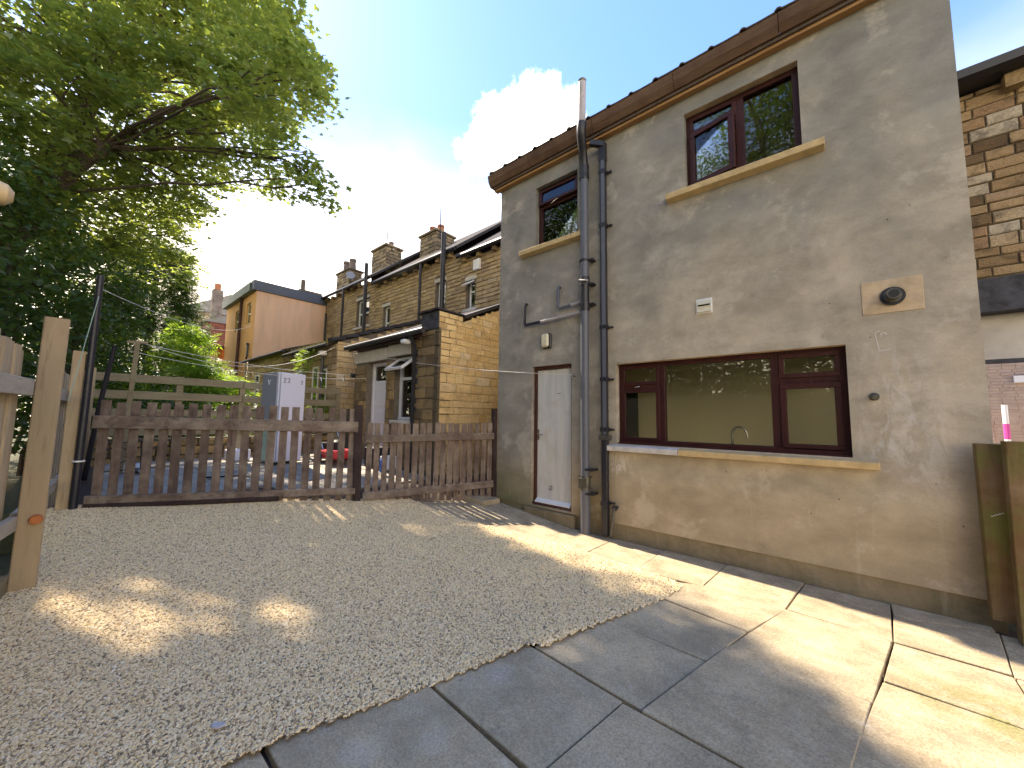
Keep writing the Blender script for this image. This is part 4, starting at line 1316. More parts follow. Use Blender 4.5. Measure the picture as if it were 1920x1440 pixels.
# door, window
mb = MB()
mb.box(DOOR[0], DOOR[0] + .07, .16, .24, DOOR[2], DOOR[3])
mb.box(DOOR[1] - .07, DOOR[1], .16, .24, DOOR[2], DOOR[3])
mb.box(DOOR[0] + .07, DOOR[1] - .07, .16, .24, DOOR[3] - .07, DOOR[3])
mb.build('door_frame', 'white_plastic', ex)
dr = bx('door', 'white_plastic', ex, DOOR[0] + .075, DOOR[1] - .075, .18, .22, DOOR[2] + .05, DOOR[3] - .42)
for k, (a, b) in enumerate(((.75, 1.15), (1.25, 1.55), (1.65, 2.10))):
    bx('door_panel', 'white_plastic', dr, DOOR[0] + .16, DOOR[1] - .16, .168, .1795, a, b, bevel=.008)
bx('fanlight', 'dim_glass', dr, DOOR[0] + .08, DOOR[1] - .08, .20, .204, DOOR[3] - .40, DOOR[3] - .08)
wn = window(ex, *WIN[:2], *WIN[2:], .14, [(WIN[0] + .05, WIN[1] - .05, 2.20, 2.26)], [(WIN[0] + .05, WIN[1] - .05, 1.41, 2.2)], frame='white_plastic', glass='dim_glass', label='white window with its top light pushed open')
sash(wn, WIN[0] + .02, WIN[1] - .02, 2.235, WIN[3] - .02, .09, .05, frame='white_plastic', hinge=('X', (0, .09, WIN[3] - .02)), ang=-R(52))
bx('dark_interior', 'black_iron', ex, WIN[0] - .1, WIN[1] + .1, .6, .62, 1.2, 2.9)
mb = MB()
for k in range(7):
    z = 1.5 + k * .19
    bx('blackened_block', 'charred_beam', ex, WIN[1] + .03, WIN[1] + .17, -.006, .018, z, z + .13, bevel=.008)
bx('sill', 'stone_lintel', ex, WIN[0] - .05, WIN[1] + .05, -.05, .13, 1.28, 1.355, bevel=.006)
MB().tube([(-6.27, -.07, .3), (-6.27, -.07, 2.85), (-6.25, -.2, 3.02)], .038, 10).build('downpipe', 'black_plastic', ex)
bx('floodlight', 'white_plastic', ex, -6.47, -6.33, -.28, -.12, 2.87, 2.96, bevel=.02)
mb = MB().tube([(-8.80, -.02, 2.4), (-8.80, -.10, 2.4)], .06, 12)
mb.build('alarm_bell', 'black_plastic', ex)

# second outhouse, further left
e2 = thing('stone_outhouse', (-11.4, 1.5, .5), 'second stone outhouse with stepped slate verge and moss on its gutter', 'outhouse')
X20, X21 = -13.1, -9.87
bx('wall', 'grey_mortar', e2, X20, X21 - .012, .02, .4, .3, 3.36)
MB().prism_x([(.4, .3), (3, .3), (3, 4.58), (.02, 3.37), (.4, 3.36)], X21 - .3, X21 - .012).build('wall', 'grey_mortar', e2)
W2 = [(-12.6, -12.1, 1.5, 2.75), (-11.35, -10.95, 1.3, 2.8), (-10.75, -10.4, 1.3, 2.7)]
stones_objects(e2, courses(X20, X21, 1.3, 3.36, (.16, .22), (.32, .6), .018, W2, seed=41), lambda u, z: (u, .02, z), 0.0, .02, 'terrace_stone', seed=12)
stones_objects(e2, courses(0.02, 3.0, 1.6, 4.6, (.13, .18), (.30, .55), .014, top=lambda u: 3.38 + .39 * u, seed=43), lambda u, z: (X21 - .012, u, z), R(90), .014, 'bounce_lit_stone', seed=14)
for wv in W2:
    q = window(e2, wv[0], wv[1], wv[2], wv[3], .0, [], [(wv[0] + .05, wv[1] - .05, wv[2] + .05, wv[3] - .05)], frame='white_plastic', dep=.03, glass='dim_glass', fr=.05)
MB().prism_x([(-.16, 3.34), (3.0, 4.60), (3.0, 4.54), (-.16, 3.28)], X20, X21 - .16).build('roof', 'old_slate', e2)
for k in range(9):
    y0 = -.18 + k * .36
    MB().prism_x([(y0, 3.36 + .39 * (k * .36)), (y0 + .385, 3.36 + .39 * (k * .36) + .105), (y0 + .385, 3.36 + .39 * k * .36 + .195), (y0, 3.36 + .39 * k * .36 + .085)], X21 - .16, X21 + .07).build(
        'verge_slate', 'slate', e2)
MB().tube([(X20, -.22, 3.28), (X21 - .1, -.22, 3.29)], .05, 8).build('gutter', 'charred_beam', e2)
bx('floodlight', 'white_plastic', e2, -10.55, -10.38, -.2, -.02, 3.05, 3.17, bevel=.02)
MB().tube([(-10.55, -.07, .5), (-10.55, -.07, 3.2)], .038, 8).build('downpipe', 'black_plastic', e2)
mb = MB()
for k in range(46):
    x = -12.0 + k * .045 + rng.uniform(-.03, .03)
    mb.tube([(x, -.22, 3.30), (x + .02, -.24, 3.30 + rng.uniform(.02, .09))], [rng.uniform(.02, .05), .012], 5)
mb.build('moss', 'moss', e2, kind='stuff')
# third, furthest row
e3 = thing('stone_outhouse', (-15.4, 1.5, .5), 'third stone outhouse in the row, in front of the orange building', 'outhouse')
bx('wall', 'grey_mortar', e3, -17.7, -13.12, .02, 3, .3, 3.55)
stones_joined(e3, 'stonework', courses(-17.7, -13.12, 1.6, 3.55, (.16, .22), (.32, .6), .018, [(-16.6, -16.1, 1.6, 2.9), (-15.0, -14.6, 1.6, 2.9)], seed=51), lambda u, o, z: (u, .02 - o, z), .02, 'terrace_stone')
for a, b in ((-16.6, -16.1), (-15.0, -14.6)):
    window(e3, a, b, 1.6, 2.9, -.01, [], [(a + .05, b - .05, 1.65, 2.85)], frame='white_plastic', dep=.028, glass='dim_glass')
MB().prism_x([(-.16, 3.52), (3.0, 4.65), (3.0, 4.58), (-.16, 3.45)], -17.9, -13.12).build('roof', 'old_slate', e3)
MB().tube([(-17.8, -.2, 3.46), (-13.2, -.2, 3.46)], .05, 8).build('gutter', 'charred_beam', e3)

# terrace of houses behind
HT = [(-8.45, -4.6, 6.22, 'nearest terrace house with dark stone wall, alarm box and narrow window', 'terraced houses beyond the outhouses', 61),
      (-13.45, -8.45, 6.53, 'middle terrace house with tall black vent pipe and clay chimney pots', 'terraced houses beyond the outhouses', 62),
      (-17.95, -13.45, 6.83, 'furthest terrace house next to the pink wall, with white sash window', 'terraced houses beyond the outhouses', 63)]
TW = [[(-8.17, -7.83, 4.62, 5.50)], [(-9.66, -9.18, 4.75, 5.78), (-12.85, -12.42, 4.30, 5.55)], [(-14.95, -13.97, 5.05, 6.18)]]
terr = []
for (x0, x1, ze, lab, grp, sd_), wins in zip(HT, TW):
    t = thing('terraced_house', ((x0 + x1) / 2, 6, .4), lab, 'house', grp)
    terr.append(t)
    wall_xz(x0, x1, .2, ze, 3.02, .3, wins).build('wall', 'grey_mortar', t)
    bx('wall', 'grey_mortar', t, x0, x1, 3.33, 9, .2, ze - .02)
    stones_joined(t, 'stonework', courses(x0, x1, 3.3, ze - .02, (.105, .15), (.25, .5), .02, [(a - .04, b + .04, c - .1, d_ + .12) for a, b, c, d_ in wins], seed=sd_), lambda u, o, z: (u, 3.02 - o, z), .022, 'terrace_stone', seed=sd_)
    MB().prism_x([(2.82, ze + .02), (6.2, ze + 2.7), (6.2, ze + 2.8), (2.78, ze + .10)], x0, x1).build('roof', 'slate', t)
    MB().prism_x([(6.2, ze + 2.7), (9.3, ze + .1), (9.3, ze + .2), (6.2, ze + 2.8)], x0, x1).build('roof', 'slate', t)
    MB().tube([(x0 + .05, 2.78, ze + .03), (x1 - .05, 2.78, ze + .03)], .06, 8).build('gutter', 'black_plastic', t)
    n = int((x1 - x0) / .62)
    for k in range(n):
        bx('gutter_corbel', 'sooty_stone', t, x0 + .2 + k * .62, x0 + .31 + k * .62, 2.84, 3.0, ze - .13, ze - .02)
    for (a, b, c, d_) in wins:
        q = window(t, a + .03, b - .03, c, d_ - .0, 3.10, [(a + .03, b - .03, (c + d_) / 2 - .03, (c + d_) / 2 + .03)] if b - a > .4 else [(a + .03, b - .03, d_ - .36, d_ - .31)], [(a + .07, b - .07, c + .05, d_ - .05)],
                   frame='white_plastic', fr=.055, dep=.06, glass='dim_glass')
        bx('sill', 'painted_sill', t, a - .12, b + .12, 2.93, 3.09, c - .095, c - .003, bevel=.004)
        bx('lintel', 'stone_lintel', t, a - .06, b + .06, 2.985, 3.012, d_ + .002, d_ + .12)
        bx('dark_interior', 'black_iron', t, a, b, 3.31, 3.325, c, d_)
bx('alarm_box', 'white_plastic', terr[0], -7.82, -7.56, 2.90, 2.99, 5.72, 6.04, bevel=.01)
sash(terr[0], -8.13, -7.87, 5.18, 5.49, 3.02, .04, .03, 'white_plastic', 'dim_glass', 'open_light', ('X', (0, 3.02, 5.49)), -R(55))
for t, x, z0, z1, r_ in ((terr[1], -8.95, 4.4, 7.15, .075), (terr[2], -13.72, 4.4, 7.42, .075), (terr[2], -15.6, 4.3, 6.8, .05), (terr[1], -10.12, 4.5, 6.45, .045), (terr[2], -17.2, 3.9, 6.0, .05)):
    MB().tube([(x, 2.70, z0), (x, 2.70, z1)], r_, 10).build('downpipe', 'black_plastic', t)


def chimney(t, x0, x1, y0, y1, z0, z1, pots, mt='chimney_stone'):
    c = bx('chimney', 'dark_mortar', t, x0 + .02, x1 - .02, y0 + .02, y1 - .02, z0, z1)
    zc = z1 - 1.5
    stones_joined(c, 'stonework', courses(x0, x1, zc, z1, (.13, .18), (.25, .4), .02, seed=int(-x0 * 7)), lambda u, o, z: (u, y0 + .02 - o, z), .03, mt)
    stones_joined(c, 'stonework', courses(y0, y1, zc, z1, (.13, .18), (.25, .4), .02, seed=int(-x0 * 5)), lambda u, o, z: (x1 - .02 + o, u, z), .03, mt)
    bx('cap', mt, c, x0 - .07, x1 + .07, y0 - .07, y1 + .07, z1, z1 + .09, bevel=.02)
    for (px_, py_, h, r_, m_) in pots:
        MB().tube([(px_, py_, z1 + .09), (px_, py_, z1 + .09 + h * .8), (px_, py_, z1 + .09 + h * .82), (px_, py_, z1 + .09 + h)], [r_, r_ * .8, r_ * .98, r_ * .95], 12).build('chimney_pot', m_, c)
    return c


chimney(terr[2], -18.6, -17.3, 3.7, 4.35, 6.8, 8.40, [(-18.25, 4.0, .62, .17, 'buff_pot'), (-17.6, 4.0, .58, .17, 'buff_pot')])
c2 = chimney(terr[2], -15.95, -14.75, 4.1, 4.9, 6.8, 9.0, [(-15.0, 4.5, .25, .12, 'buff_pot')])
mb = MB()
mb.tube([(-14.85, 4.2, 9.0), (-14.85, 4.2, 9.75)], .015, 5)
for k in range(5):
    mb.tube([(-15.05, 4.2, 9.35 + k * .07), (-14.65, 4.2, 9.35 + k * .07)], .008, 4)
mb.tube([(-14.7, 4.2, 8.7), (-14.2, 4.2, 8.7)], .015, 5)
mb.build('aerial', 'black_iron', c2)
chimney(terr[1], -12.35, -11.3, 4.2, 5.1, 6.6, 8.60, [(-12.05, 4.6, .42, .15, 'terracotta'), (-11.55, 4.6, .34, .15, 'terracotta')])
MB().tube([(-11.2, 4.3, 8.3), (-11.2, 4.3, 9.5)], .02, 5).build('aerial', 'black_iron', terr[1])
MB().tube([(-17.05, 3.65, 8.0), (-16.98, 3.62, 8.02)], [.16, .20], 14).build('satellite_dish', 'cabinet_grey', terr[2])
chimney(terr[0], -6.9, -6.35, 3.7, 4.5, 6.3, 8.2, [])

# pink and orange rendered building
pk = thing('rendered_building', (-20.5, 2, .5), 'flat roofed building with faded pink side wall and orange front', 'house')
bx('side_wall', 'pink_render', pk, -18.3, -17.985, .2, 3.0, 2.2, 6.56)
FW = [(-19.25, -18.62, 5.25, 6.2), (-21.0, -20.25, 5.2, 6.15), (-19.2, -18.5, 2.4, 3.7)]
wall_xz(-22.6, -18.0, 1.0, 6.56, .2 - .002, .25, FW).build('front_wall', 'orange_render', pk)
for a, b, c, d_ in FW:
    window(pk, a, b, c, d_, .25, [(a + .05, b - .05, (c + d_) / 2 - .03, (c + d_) / 2 + .03)], [(a + .05, b - .05, c + .05, d_ - .05)], frame='yellowed_plastic', dep=.05, glass='dim_glass')
    bx('dark_interior', 'black_iron', pk, a, b, .46, .47, c, d_)
bx('roof_edge', 'lead_fascia', pk, -18.25, -17.9, .05, 3.15, 6.562, 6.97)
bx('roof_edge', 'green_fascia', pk, -22.7, -18.26, .0, .2, 6.562, 6.93)
bx('flat_roof', 'slate', pk, -22.6, -18.26, .21, 6.0, 6.6, 6.9)
bx('roof_vent', 'buff_pot', pk, -18.8, -18.5, 2.0, 3.0, 6.98, 7.25)
MB().tube([(-18.7, 2.2, 7.2), (-18.7, 2.2, 7.75)], .1, 8).build('roof_vent', 'buff_pot', pk)
MB().tube([(-19.85, .12, 1.0), (-19.85, .12, 6.6)], .06, 8).build('downpipe', 'brown_paint', pk)
MB().tube([(-18.62, .14, 4.35), (-18.45, .12, 4.35), (-18.4, .12, 4.25), (-18.4, .12, 3.8), (-18.5, .12, 3.72)], .045, 8).build('waste_pipe', 'black_plastic', pk)

# brick house and roofs further off
rbk = thing('brick_building', (-36, 3, 2), 'soot stained red brick building with grey roof at the far left', 'house')
bx('side_wall', 'red_brick', rbk, -34.0, -33.6, 1.35, 2.6, 1, 7.95)
bx('side_wall', 'soot_wall', rbk, -34.0, -33.6, 2.6, 6.5, 1, 7.95)
bx('front_wall', 'red_brick', rbk, -42, -34.0, 1.35, 1.7, 1, 7.95)
MB().prism([(-42, 1.2), (-33.5, 1.2), (-33.5, 6.5), (-42, 6.5)], 7.95, lambda x, y: 8.05 + (y - 1.2) * .42).build('roof', 'roof_far', rbk)
cc = bx('chimney', 'soot_wall', rbk, -34.6, -34.0, 1.6, 2.2, 8.0, 10.5)
MB().tube([(-34.3, 1.9, 10.5), (-34.3, 1.9, 11.0)], .2, 10).build('chimney_pot', 'terracotta', cc)
fr2 = thing('distant_house', (-52, 4, 2), 'pale distant house with long roof behind the brick building', 'house')
bx('wall', 'pale_brick', fr2, -60, -48, 2.0, 9, 1, 11.6)
MB().prism_x([(1.5, 11.6), (5.5, 13.9), (9.5, 11.6)], -60, -47.6).build('roof', 'roof_far', fr2)
bs = thing('brick_shed', (-23, 1, 2), 'small orange brick lean-to beside the orange building', 'outhouse')
bx('wall', 'orange_brick', bs, -24.2, -22.7, .0, .3, .8, 4.6)
MB().prism([(-24.4, -.2), (-22.65, -.2), (-22.65, .3), (-24.4, .3)], 4.6, 4.72).build('roof', 'slate', bs)

# ================================================================== THINGS IN THE NEIGHBOUR'S YARD
rfn = thing('ranch_fence', (-9.5, -2, .5), 'weathered horizontal board fence across the neighbour yard', 'fence')
for (z0, z1) in ((1.975, 2.115), (1.675, 1.82), (1.37, 1.50), (1.02, 1.15)):
    for a, b in ((-4.35, -2.1), (-2.08, -.02)):
        dz_ = -.03 if a > -3 else 0
        MB().beam((-9.48, a, (z0 + z1) / 2), (-9.48, b, (z0 + z1) / 2 + dz_), .028, z1 - z0, ch=.003).build('board', 'ranch_wood', rfn)
for y in (-4.3, -3.1, -2.09, -.9, -.06):
    MB().beam((-9.55, y, .4), (-9.55, y, 2.13), .1, .1, up=(0, 1, 0)).build('post', 'ranch_wood', rfn)
lw_ = thing('low_stone_wall', (-9.8, -2, .5), 'low dark stone wall behind the horizontal board fence', 'wall')
stones_objects(lw_, courses(-4.3, 0, .45, .95, (.13, .18), (.25, .45), .02, seed=77), lambda u, z: (-9.75, u, z), R(90), .05, 'sooty_stone', seed=9)
bx('wall_core', 'dark_mortar', lw_, -10.1, -9.76, -4.3, 0, .3, .94)

cab = thing('tall_cabinet', (-8.5, -1.7, .5), 'tall white and grey cabinet with marker writing standing in the neighbour yard', 'cabinet')
ca = R(12)


def cabbox(name, m_, x0, x1, y0, y1, z0, z1, bevel=.004):
    return MB().box(x0, x1, y0, y1, z0, z1).rot(ca, 'Z', (-8.2, -1.80, 0)).build(name, m_, cab, bevel=bevel)


cabbox('body', 'cabinet_grey', -8.83, -8.24, -1.80, -1.30, .50, 2.27)
cabbox('lower_panel', 'mint_enamel', -8.82, -8.26, -1.812, -1.801, .53, 1.35)
cabbox('door', 'cabinet_white', -8.235, -8.19, -1.79, -1.30, .52, 2.26)
cabbox('door_edge', 'cabinet_white', -8.30, -8.236, -1.815, -1.79, .52, 2.26)


def strokes(name, lst, r_=.006):
    mb = MB()
    for ln in lst:
        mb.tube([(-8.186, -1.80 + a, b) for a, b in ln], r_, 5)
    return mb.rot(ca, 'Z', (-8.2, -1.80, 0)).build(name, 'ink', cab)


def two(x, z, s=.085):
    return [(x, z + s * .8), (x + s * .25, z + s), (x + s * .5, z + s * .95), (x + s * .55, z + s * .7), (x + s * .1, z), (x + s * .65, z)]


strokes('marker_writing', [two(.05, 2.07), two(.13, 2.07)])
strokes('marker_writing', [two(.40, 2.06, .07)])
mb = MB().tube([(-8.60, -1.815, 2.13), (-8.56, -1.815, 2.03)], .008, 5).tube([(-8.52, -1.815, 2.13), (-8.57, -1.815, 2.03)], .008, 5)
mb.rot(ca, 'Z', (-8.2, -1.80, 0)).build('marker_writing', 'cabinet_white', cab)
bx('planter', 'cabinet_white', None, -9.40, -9.05, -2.35, -1.98, .50, .72, bevel=.02, label='low white trough left of the tall cabinet', cat='planter')

mow = thing('lawn_mower', (-7.9, -.75, .45), 'red and black lawn mower in front of the outhouse wall', 'mower')
MB().prism([(-8.15, -1.0), (-7.6, -1.0), (-7.55, -.75), (-7.6, -.5), (-8.15, -.5)], .55, .72).build('deck', 'red_paint', mow, bevel=.03)
MB().tube([(-7.9, -.75, .72), (-7.9, -.75, .88), (-7.9, -.75, .92)], [.14, .13, .08], 14).build('engine', 'black_iron', mow)
for a, b in ((-8.1, -1.03), (-8.1, -.47), (-7.65, -1.03), (-7.65, -.47)):
    MB().tube([(a, b - .02, .55), (a, b + .02, .55)], .1, 14).build('wheel', 'black_iron', mow)
MB().tube([(-8.1, -.95, .7), (-8.45, -.95, 1.15), (-8.5, -.75, 1.2), (-8.45, -.55, 1.15), (-8.1, -.55, .7)], .014, 8).build('handle', 'steel', mow)
bx('grass_box', 'black_iron', mow, -8.45, -8.2, -.95, -.55, .55, .85, bevel=.03)
mb = MB()
mb.tube([(-6.35, -.62, .40), (-6.35, -.62, .62), (-6.35, -.62, .66), (-6.35, -.62, .70)], [.05, .05, .02, .02], 10)
mb.build('plastic_bottle', 'blue_plastic', label='blue plastic bottle on the ground by the outhouse door', cat='bottle')
bx('storage_box', 'white_plastic', None, -6.75, -6.5, -.45, -.2, .40, .66, bevel=.02, label='small white box on the ground below the open window', cat='box')
bx('storage_box', 'black_iron', None, -7.35, -6.85, -.45, -.12, .40, .80, bevel=.02, label='black box against the outhouse wall behind the pickets', cat='box')

ir = thing('iron_panel', (-8.3, -3.7, .45), 'black wrought iron panel with scrolls leaning in the neighbour yard', 'ironwork')
mb = MB()
P0 = Vector((-8.15, -4.12, .44))
du, dv = Vector((-.28, .88, 0)).normalized(), Vector((-.25, 0, 1)).normalized()


def ip(a, b):
    return P0 + du * a + dv * b


for ln in ([(0, 0), (0, .95)], [(0, .12), (1.0, .12)], [(0, .55), (1.0, .55)], [(1.0, 0), (1.0, .6)], [(.5, .12), (.5, .55)]):
    mb.tube([ip(*q) for q in ln], .009, 6)
mb.build('frame', 'black_iron', ir)
for cx_, s in ((.22, 1), (.75, -1)):
    pts = [ip(cx_ + s * (.02 + .017 * a) * math.cos(a), .33 + (.02 + .017 * a) * math.sin(a)) for a in [i * .5 for i in range(20)]]
    MB().tube(pts, .008, 5).build('scroll', 'black_iron', ir)
mb = MB().tube([(-7.5, -3.0, .44), (-7.2, -2.6, .46), (-6.9, -2.45, .45)], .014, 6).build('loose_bar', 'black_iron', label='loose dark bar lying on the neighbour yard paving', cat='bar')
pc = MB()
for k in range(3):
    pc.tube([(-8.75 + k * .1, -3.75, .5), (-8.7 + k * .1, -3.65, .56 + k * .01), (-8.6 + k * .1, -3.6, .5)], .05, 8)
pc.build('plastic_bag', 'cabinet_white', label='crumpled pale blue bag on the neighbour yard paving', cat='bag')

# poles and washing lines
pole = MB().tube([(-6.40, -4.32, .25), (-6.41, -4.315, 1.6), (-6.43, -4.31, 3.03)], [.036, .034, .030], 14).build('washing_pole', 'black_plastic', label='tall dark washing line pole beside the second fence post', cat='pole')
MB().tube([(-6.40, -4.32, .885), (-6.40, -4.32, .90)], .053, 14).build('clip', 'white_plastic', pole)
MB().tube([(-8.33, -4.22, .45), (-8.06, -4.16, 1.49), (-7.84, -4.08, 2.40)], [.032, .030, .026], 12).build('leaning_pole', 'black_plastic', label='shorter dark pole leaning behind the picket fence', cat='pole')
tp = MB().beam((-8.56, -3.85, .45), (-8.43, -3.81, 2.56), .06, .06, up=(0, 1, 0)).build('line_post', 'ranch_wood', label='slim weathered wooden post carrying the washing lines', cat='post')
MB().beam((-8.43, -3.93, 2.55), (-8.43, -3.69, 2.57), .05, .04).build('crossbar', 'ranch_wood', tp)


def line(a, b, sag, lab, r_=.0045, m_='line_cord'):
    a, b = Vector(a), Vector(b)
    pts = []
    for i in range(21):
        t = i / 20
        q = a.lerp(b, t)
        q.z -= sag * 4 * t * (1 - t)
        pts.append(q)
    return MB().tube(pts, r_, 5).build('washing_line', m_, label=lab, cat='washing line', group='washing lines strung over the yards')


line((-8.43, -3.75, 2.56), (-9.9, -.05, 3.22), .45, 'highest sagging washing line, rising to the second outhouse gutter')
line((-8.43, -3.70, 2.54), (-8.84, -.02, 2.42), .10, 'washing line ending at the left corner of the outhouse')
line((-8.43, -3.85, 2.40), (-8.22, -.01, 2.30), .14, 'lowest washing line, with pegs, ending at the white outhouse door', .004)
line((-2.64, -.04, 2.03), (-7.36, -.05, 2.70), .06, 'washing line from the hook beside our door to the outhouse lintel', .0038)
line((-6.43, -4.31, 2.88), (-18.1, .15, 5.1), .35, 'long thin line from the dark pole towards the orange building', .004)
MB().tube([(-6.42, -4.30, 2.84), (-6.25, -4.36, 2.3), (-5.98, -4.44, 1.55)], .004, 5).build('guy_line', 'green_cord', label='thin green guy line slanting from the dark pole to the fence', cat='cord')
for k in range(7):
    t = [.30, .42, .55, .60, .74, .82, .86][k]
    a, b = Vector((-8.43, -3.85, 2.40)), Vector((-8.22, -.01, 2.30))
    q = a.lerp(b, t)
    q.z -= .14 * 4 * t * (1 - t)
    MB().beam(q + Vector((0, -.01, .02)), q + Vector((0, .012, -.06)), .014, .012, up=(1, 0, 0)).build('clothes_peg', 'bare_timber' if k % 2 else 'white_plastic',
        label=['white clothes peg nearest the line post on the lowest washing line', 'wooden clothes peg above the board fence, second from the line post', 'white clothes peg just right of the tall cabinet', 'wooden clothes peg beside the white one right of the cabinet', 'white clothes peg halfway between cabinet and outhouse door', 'wooden clothes peg second nearest the outhouse door', 'white clothes peg nearest the outhouse door'][k], cat='peg', group='clothes pegs on the lowest washing line')
# rounded timber end entering at the left edge
MB().tube([(-2.6, -4.86, 2.36), (-2.62, -4.70, 2.36), (-2.63, -4.655, 2.36), (-2.632, -4.635, 2.36)], [.055, .055, .045, .02], 16).build(
    'round_pole_end', 'bare_timber', label='rounded pale timber end poking in at the left edge above the fence', cat='pole')

# ================================================================== TREES
def leaf_template(kind):
    if kind == 'palmate':
        pts = [(0, -.02), (.16, .0), (.46, -.08), (.34, .18), (.52, .40), (.22, .42), (.0, .95), (-.22, .42), (-.52, .40), (-.34, .18), (-.46, -.08), (-.16, .0)]
        v = [(x, y, -.10 * abs(x) * 2 - .10 * y * y) for x, y in pts] + [(0, .25, .04)]
        n = len(pts)
        return np.array(v), [(i, (i + 1) % n, n) for i in range(n)]
    if kind == 'oval':
        v = [(0, 0, 0), (.24, .35, -.04), (.16, .75, -.06), (0, 1, -.12), (-.16, .75, -.06), (-.24, .35, -.04)]
        return np.array(v), [(0, 1, 5), (1, 2, 5), (2, 4, 5), (2, 3, 4)]
    if kind == 'spray':
        v, f = [], []
        for k in range(5):
            s = (k % 2) * 2 - 1
            y = .12 + k * .17
            b = len(v)
            v += [(0, y - .03, 0), (0, y + .04, 0), (s * .32 * (1 - k * .13), y + .22, -.05)]
            f.append((b, b + 1, b + 2))
        b = len(v)
        v += [(-.03, 0, 0), (.03, 0, 0), (0, 1.1, -.1)]
        f.append((b, b + 1, b + 2))
        return np.array(v), f
    v, f = [], []
    for k in range(4):                      # compound leaf
        for s in (-1, 1):
            y = .1 + k * .2
            b = len(v)
            v += [(0, y, 0), (s * .22, y + .02, -.02), (s * .42, y + .14, -.09), (s * .2, y + .15, -.03)]
            f += [(b, b + 1, b + 3), (b + 1, b + 2, b + 3)]
    b = len(v)
    v += [(0, .85, 0), (.1, 1.0, -.03), (0, 1.25, -.1), (-.1, 1.0, -.03)]
    f += [(b, b + 1, b + 3), (b + 1, b + 2, b + 3)]
    return np.array(v), f


def lit_zone(gx, gy, soft=0.0):
    """ground places that the sun reaches through gaps between the branches (xy on the ground)"""
    n = 0.16 * np.sin(gx * 5.1 + gy * 3.3) + 0.13 * np.sin(gx * 9.7 - gy * 7.1) + 0.08 * np.sin(gx * 17 + gy * 13)
    n = n + 0.12 * np.sin(gx * 31 + gy * 7) * np.sin(gy * 23 - gx * 11) + 0.10 * np.sin(gx * 13 + 4 * gy) * np.sin(gy * 15)
    lim = np.interp(gx, [-6, -4, -2.2, -1.2, -.6, 0, .5, 1.0, 3], [-.9, -1.0, -.98, -1.22, -1.48, -1.95, -2.6, -3.0, -3.0])
    z = (gy + n * .8 > lim + soft) & (gy < .6)
    ux, uy = (gx + 3.62) * .85 + (gy + 4.06) * .53, -(gx + 3.62) * .53 + (gy + 4.06) * .85
    z |= (ux / .85) ** 2 + (uy / .24) ** 2 < 1.1 + n * .6
    for cx_, cy_, ax, ay in ((-3.25, -3.98, .28, .16), (-2.82, -3.36, .32, .14), (-3.6, -4.52, .14, .05), (-4.5, -2.25, .30, .10), (-3.55, -1.75, .3, .07), (-5.1, -2.5, .2, .08)):
        z |= ((gx - cx_) / ax) ** 2 + ((gy - cy_) / ay) ** 2 < 1.1 + n * .6
    return z


def leaves(centers, normals, size, per, spread, tmpl, seed, droop=.5, flat=.45, gap=False, jitter=.35):
    r = np.random.RandomState(seed)
    N = len(centers) * per
    c = np.repeat(np.array(centers), per, axis=0)
    sp_ = np.repeat(np.array(spread) if hasattr(spread, '__len__') else np.full(len(centers), spread), per)
    off = r.normal(size=(N, 3)) * .5
    off[:, 2] *= flat
    rad = np.hypot(off[:, 0], off[:, 1])
    off[:, 2] -= droop * rad ** 2 * .6
    pos = c + off * sp_[:, None]
    if gap:
        cot = 1 / math.tan(SUN_EL)
        gx = pos[:, 0] + pos[:, 2] * cot * math.cos(SUN_AZ)
        gy = pos[:, 1] - pos[:, 2] * cot * math.sin(SUN_AZ)
        keep = ~lit_zone(gx, gy, (r.rand(N) - .42) * .85)
        kk = keep.reshape(-1, per).mean(1) > .22
        keep &= np.repeat(kk, per)
        pos = pos[keep]
        N = len(pos)
    up = np.tile([0., 0., 1.], (N, 1)) + r.normal(size=(N, 3)) * jitter
    up /= np.linalg.norm(up, axis=1)[:, None]
    az = r.rand(N) * 2 * math.pi
    fw = np.stack([np.cos(az), np.sin(az), -droop * r.rand(N) * 1.3], 1)
    fw -= up * (fw * up).sum(1)[:, None]
    fw /= np.linalg.norm(fw, axis=1)[:, None]
    sd_ = np.cross(fw, up)
    s = size * r.uniform(.65, 1.25, N)
    V, F = tmpl
    M = np.stack([sd_, fw, up], 2) * s[:, None, None]
    vs = np.einsum('nij,kj->nki', M, V) + pos[:, None, :]
    k = len(V)
    fs = (np.arange(N) * k)[:, None, None] + np.array(F)[None]
    return vs.reshape(-1, 3), fs.reshape(-1, 3)


def leaf_mesh(name, parts, material, parent):
    vs, fs, b = [], [], 0
    for v, f in parts:
        vs.append(v)
        fs.append(f + b)
        b += len(v)
    v, f = np.concatenate(vs), np.concatenate(fs)
    base = WL[parent]
    v = v - np.array(base)
    me = bpy.data.meshes.new(name)
    me.vertices.add(len(v))
    me.vertices.foreach_set('co', v.astype(np.float32).ravel())
    me.loops.add(len(f) * 3)
    me.loops.foreach_set('vertex_index', f.astype(np.int32).ravel())
    me.polygons.add(len(f))
    me.polygons.foreach_set('loop_start', np.arange(0, len(f) * 3, 3, dtype=np.int32))
    me.polygons.foreach_set('loop_total', np.full(len(f), 3, dtype=np.int32))
    me.update(calc_edges=True)
    me.materials.append(G[material])
    o = bpy.data.objects.new(name, me)
    COL.objects.link(o)
    WL[o] = base.copy()
    o.parent = parent
    return o


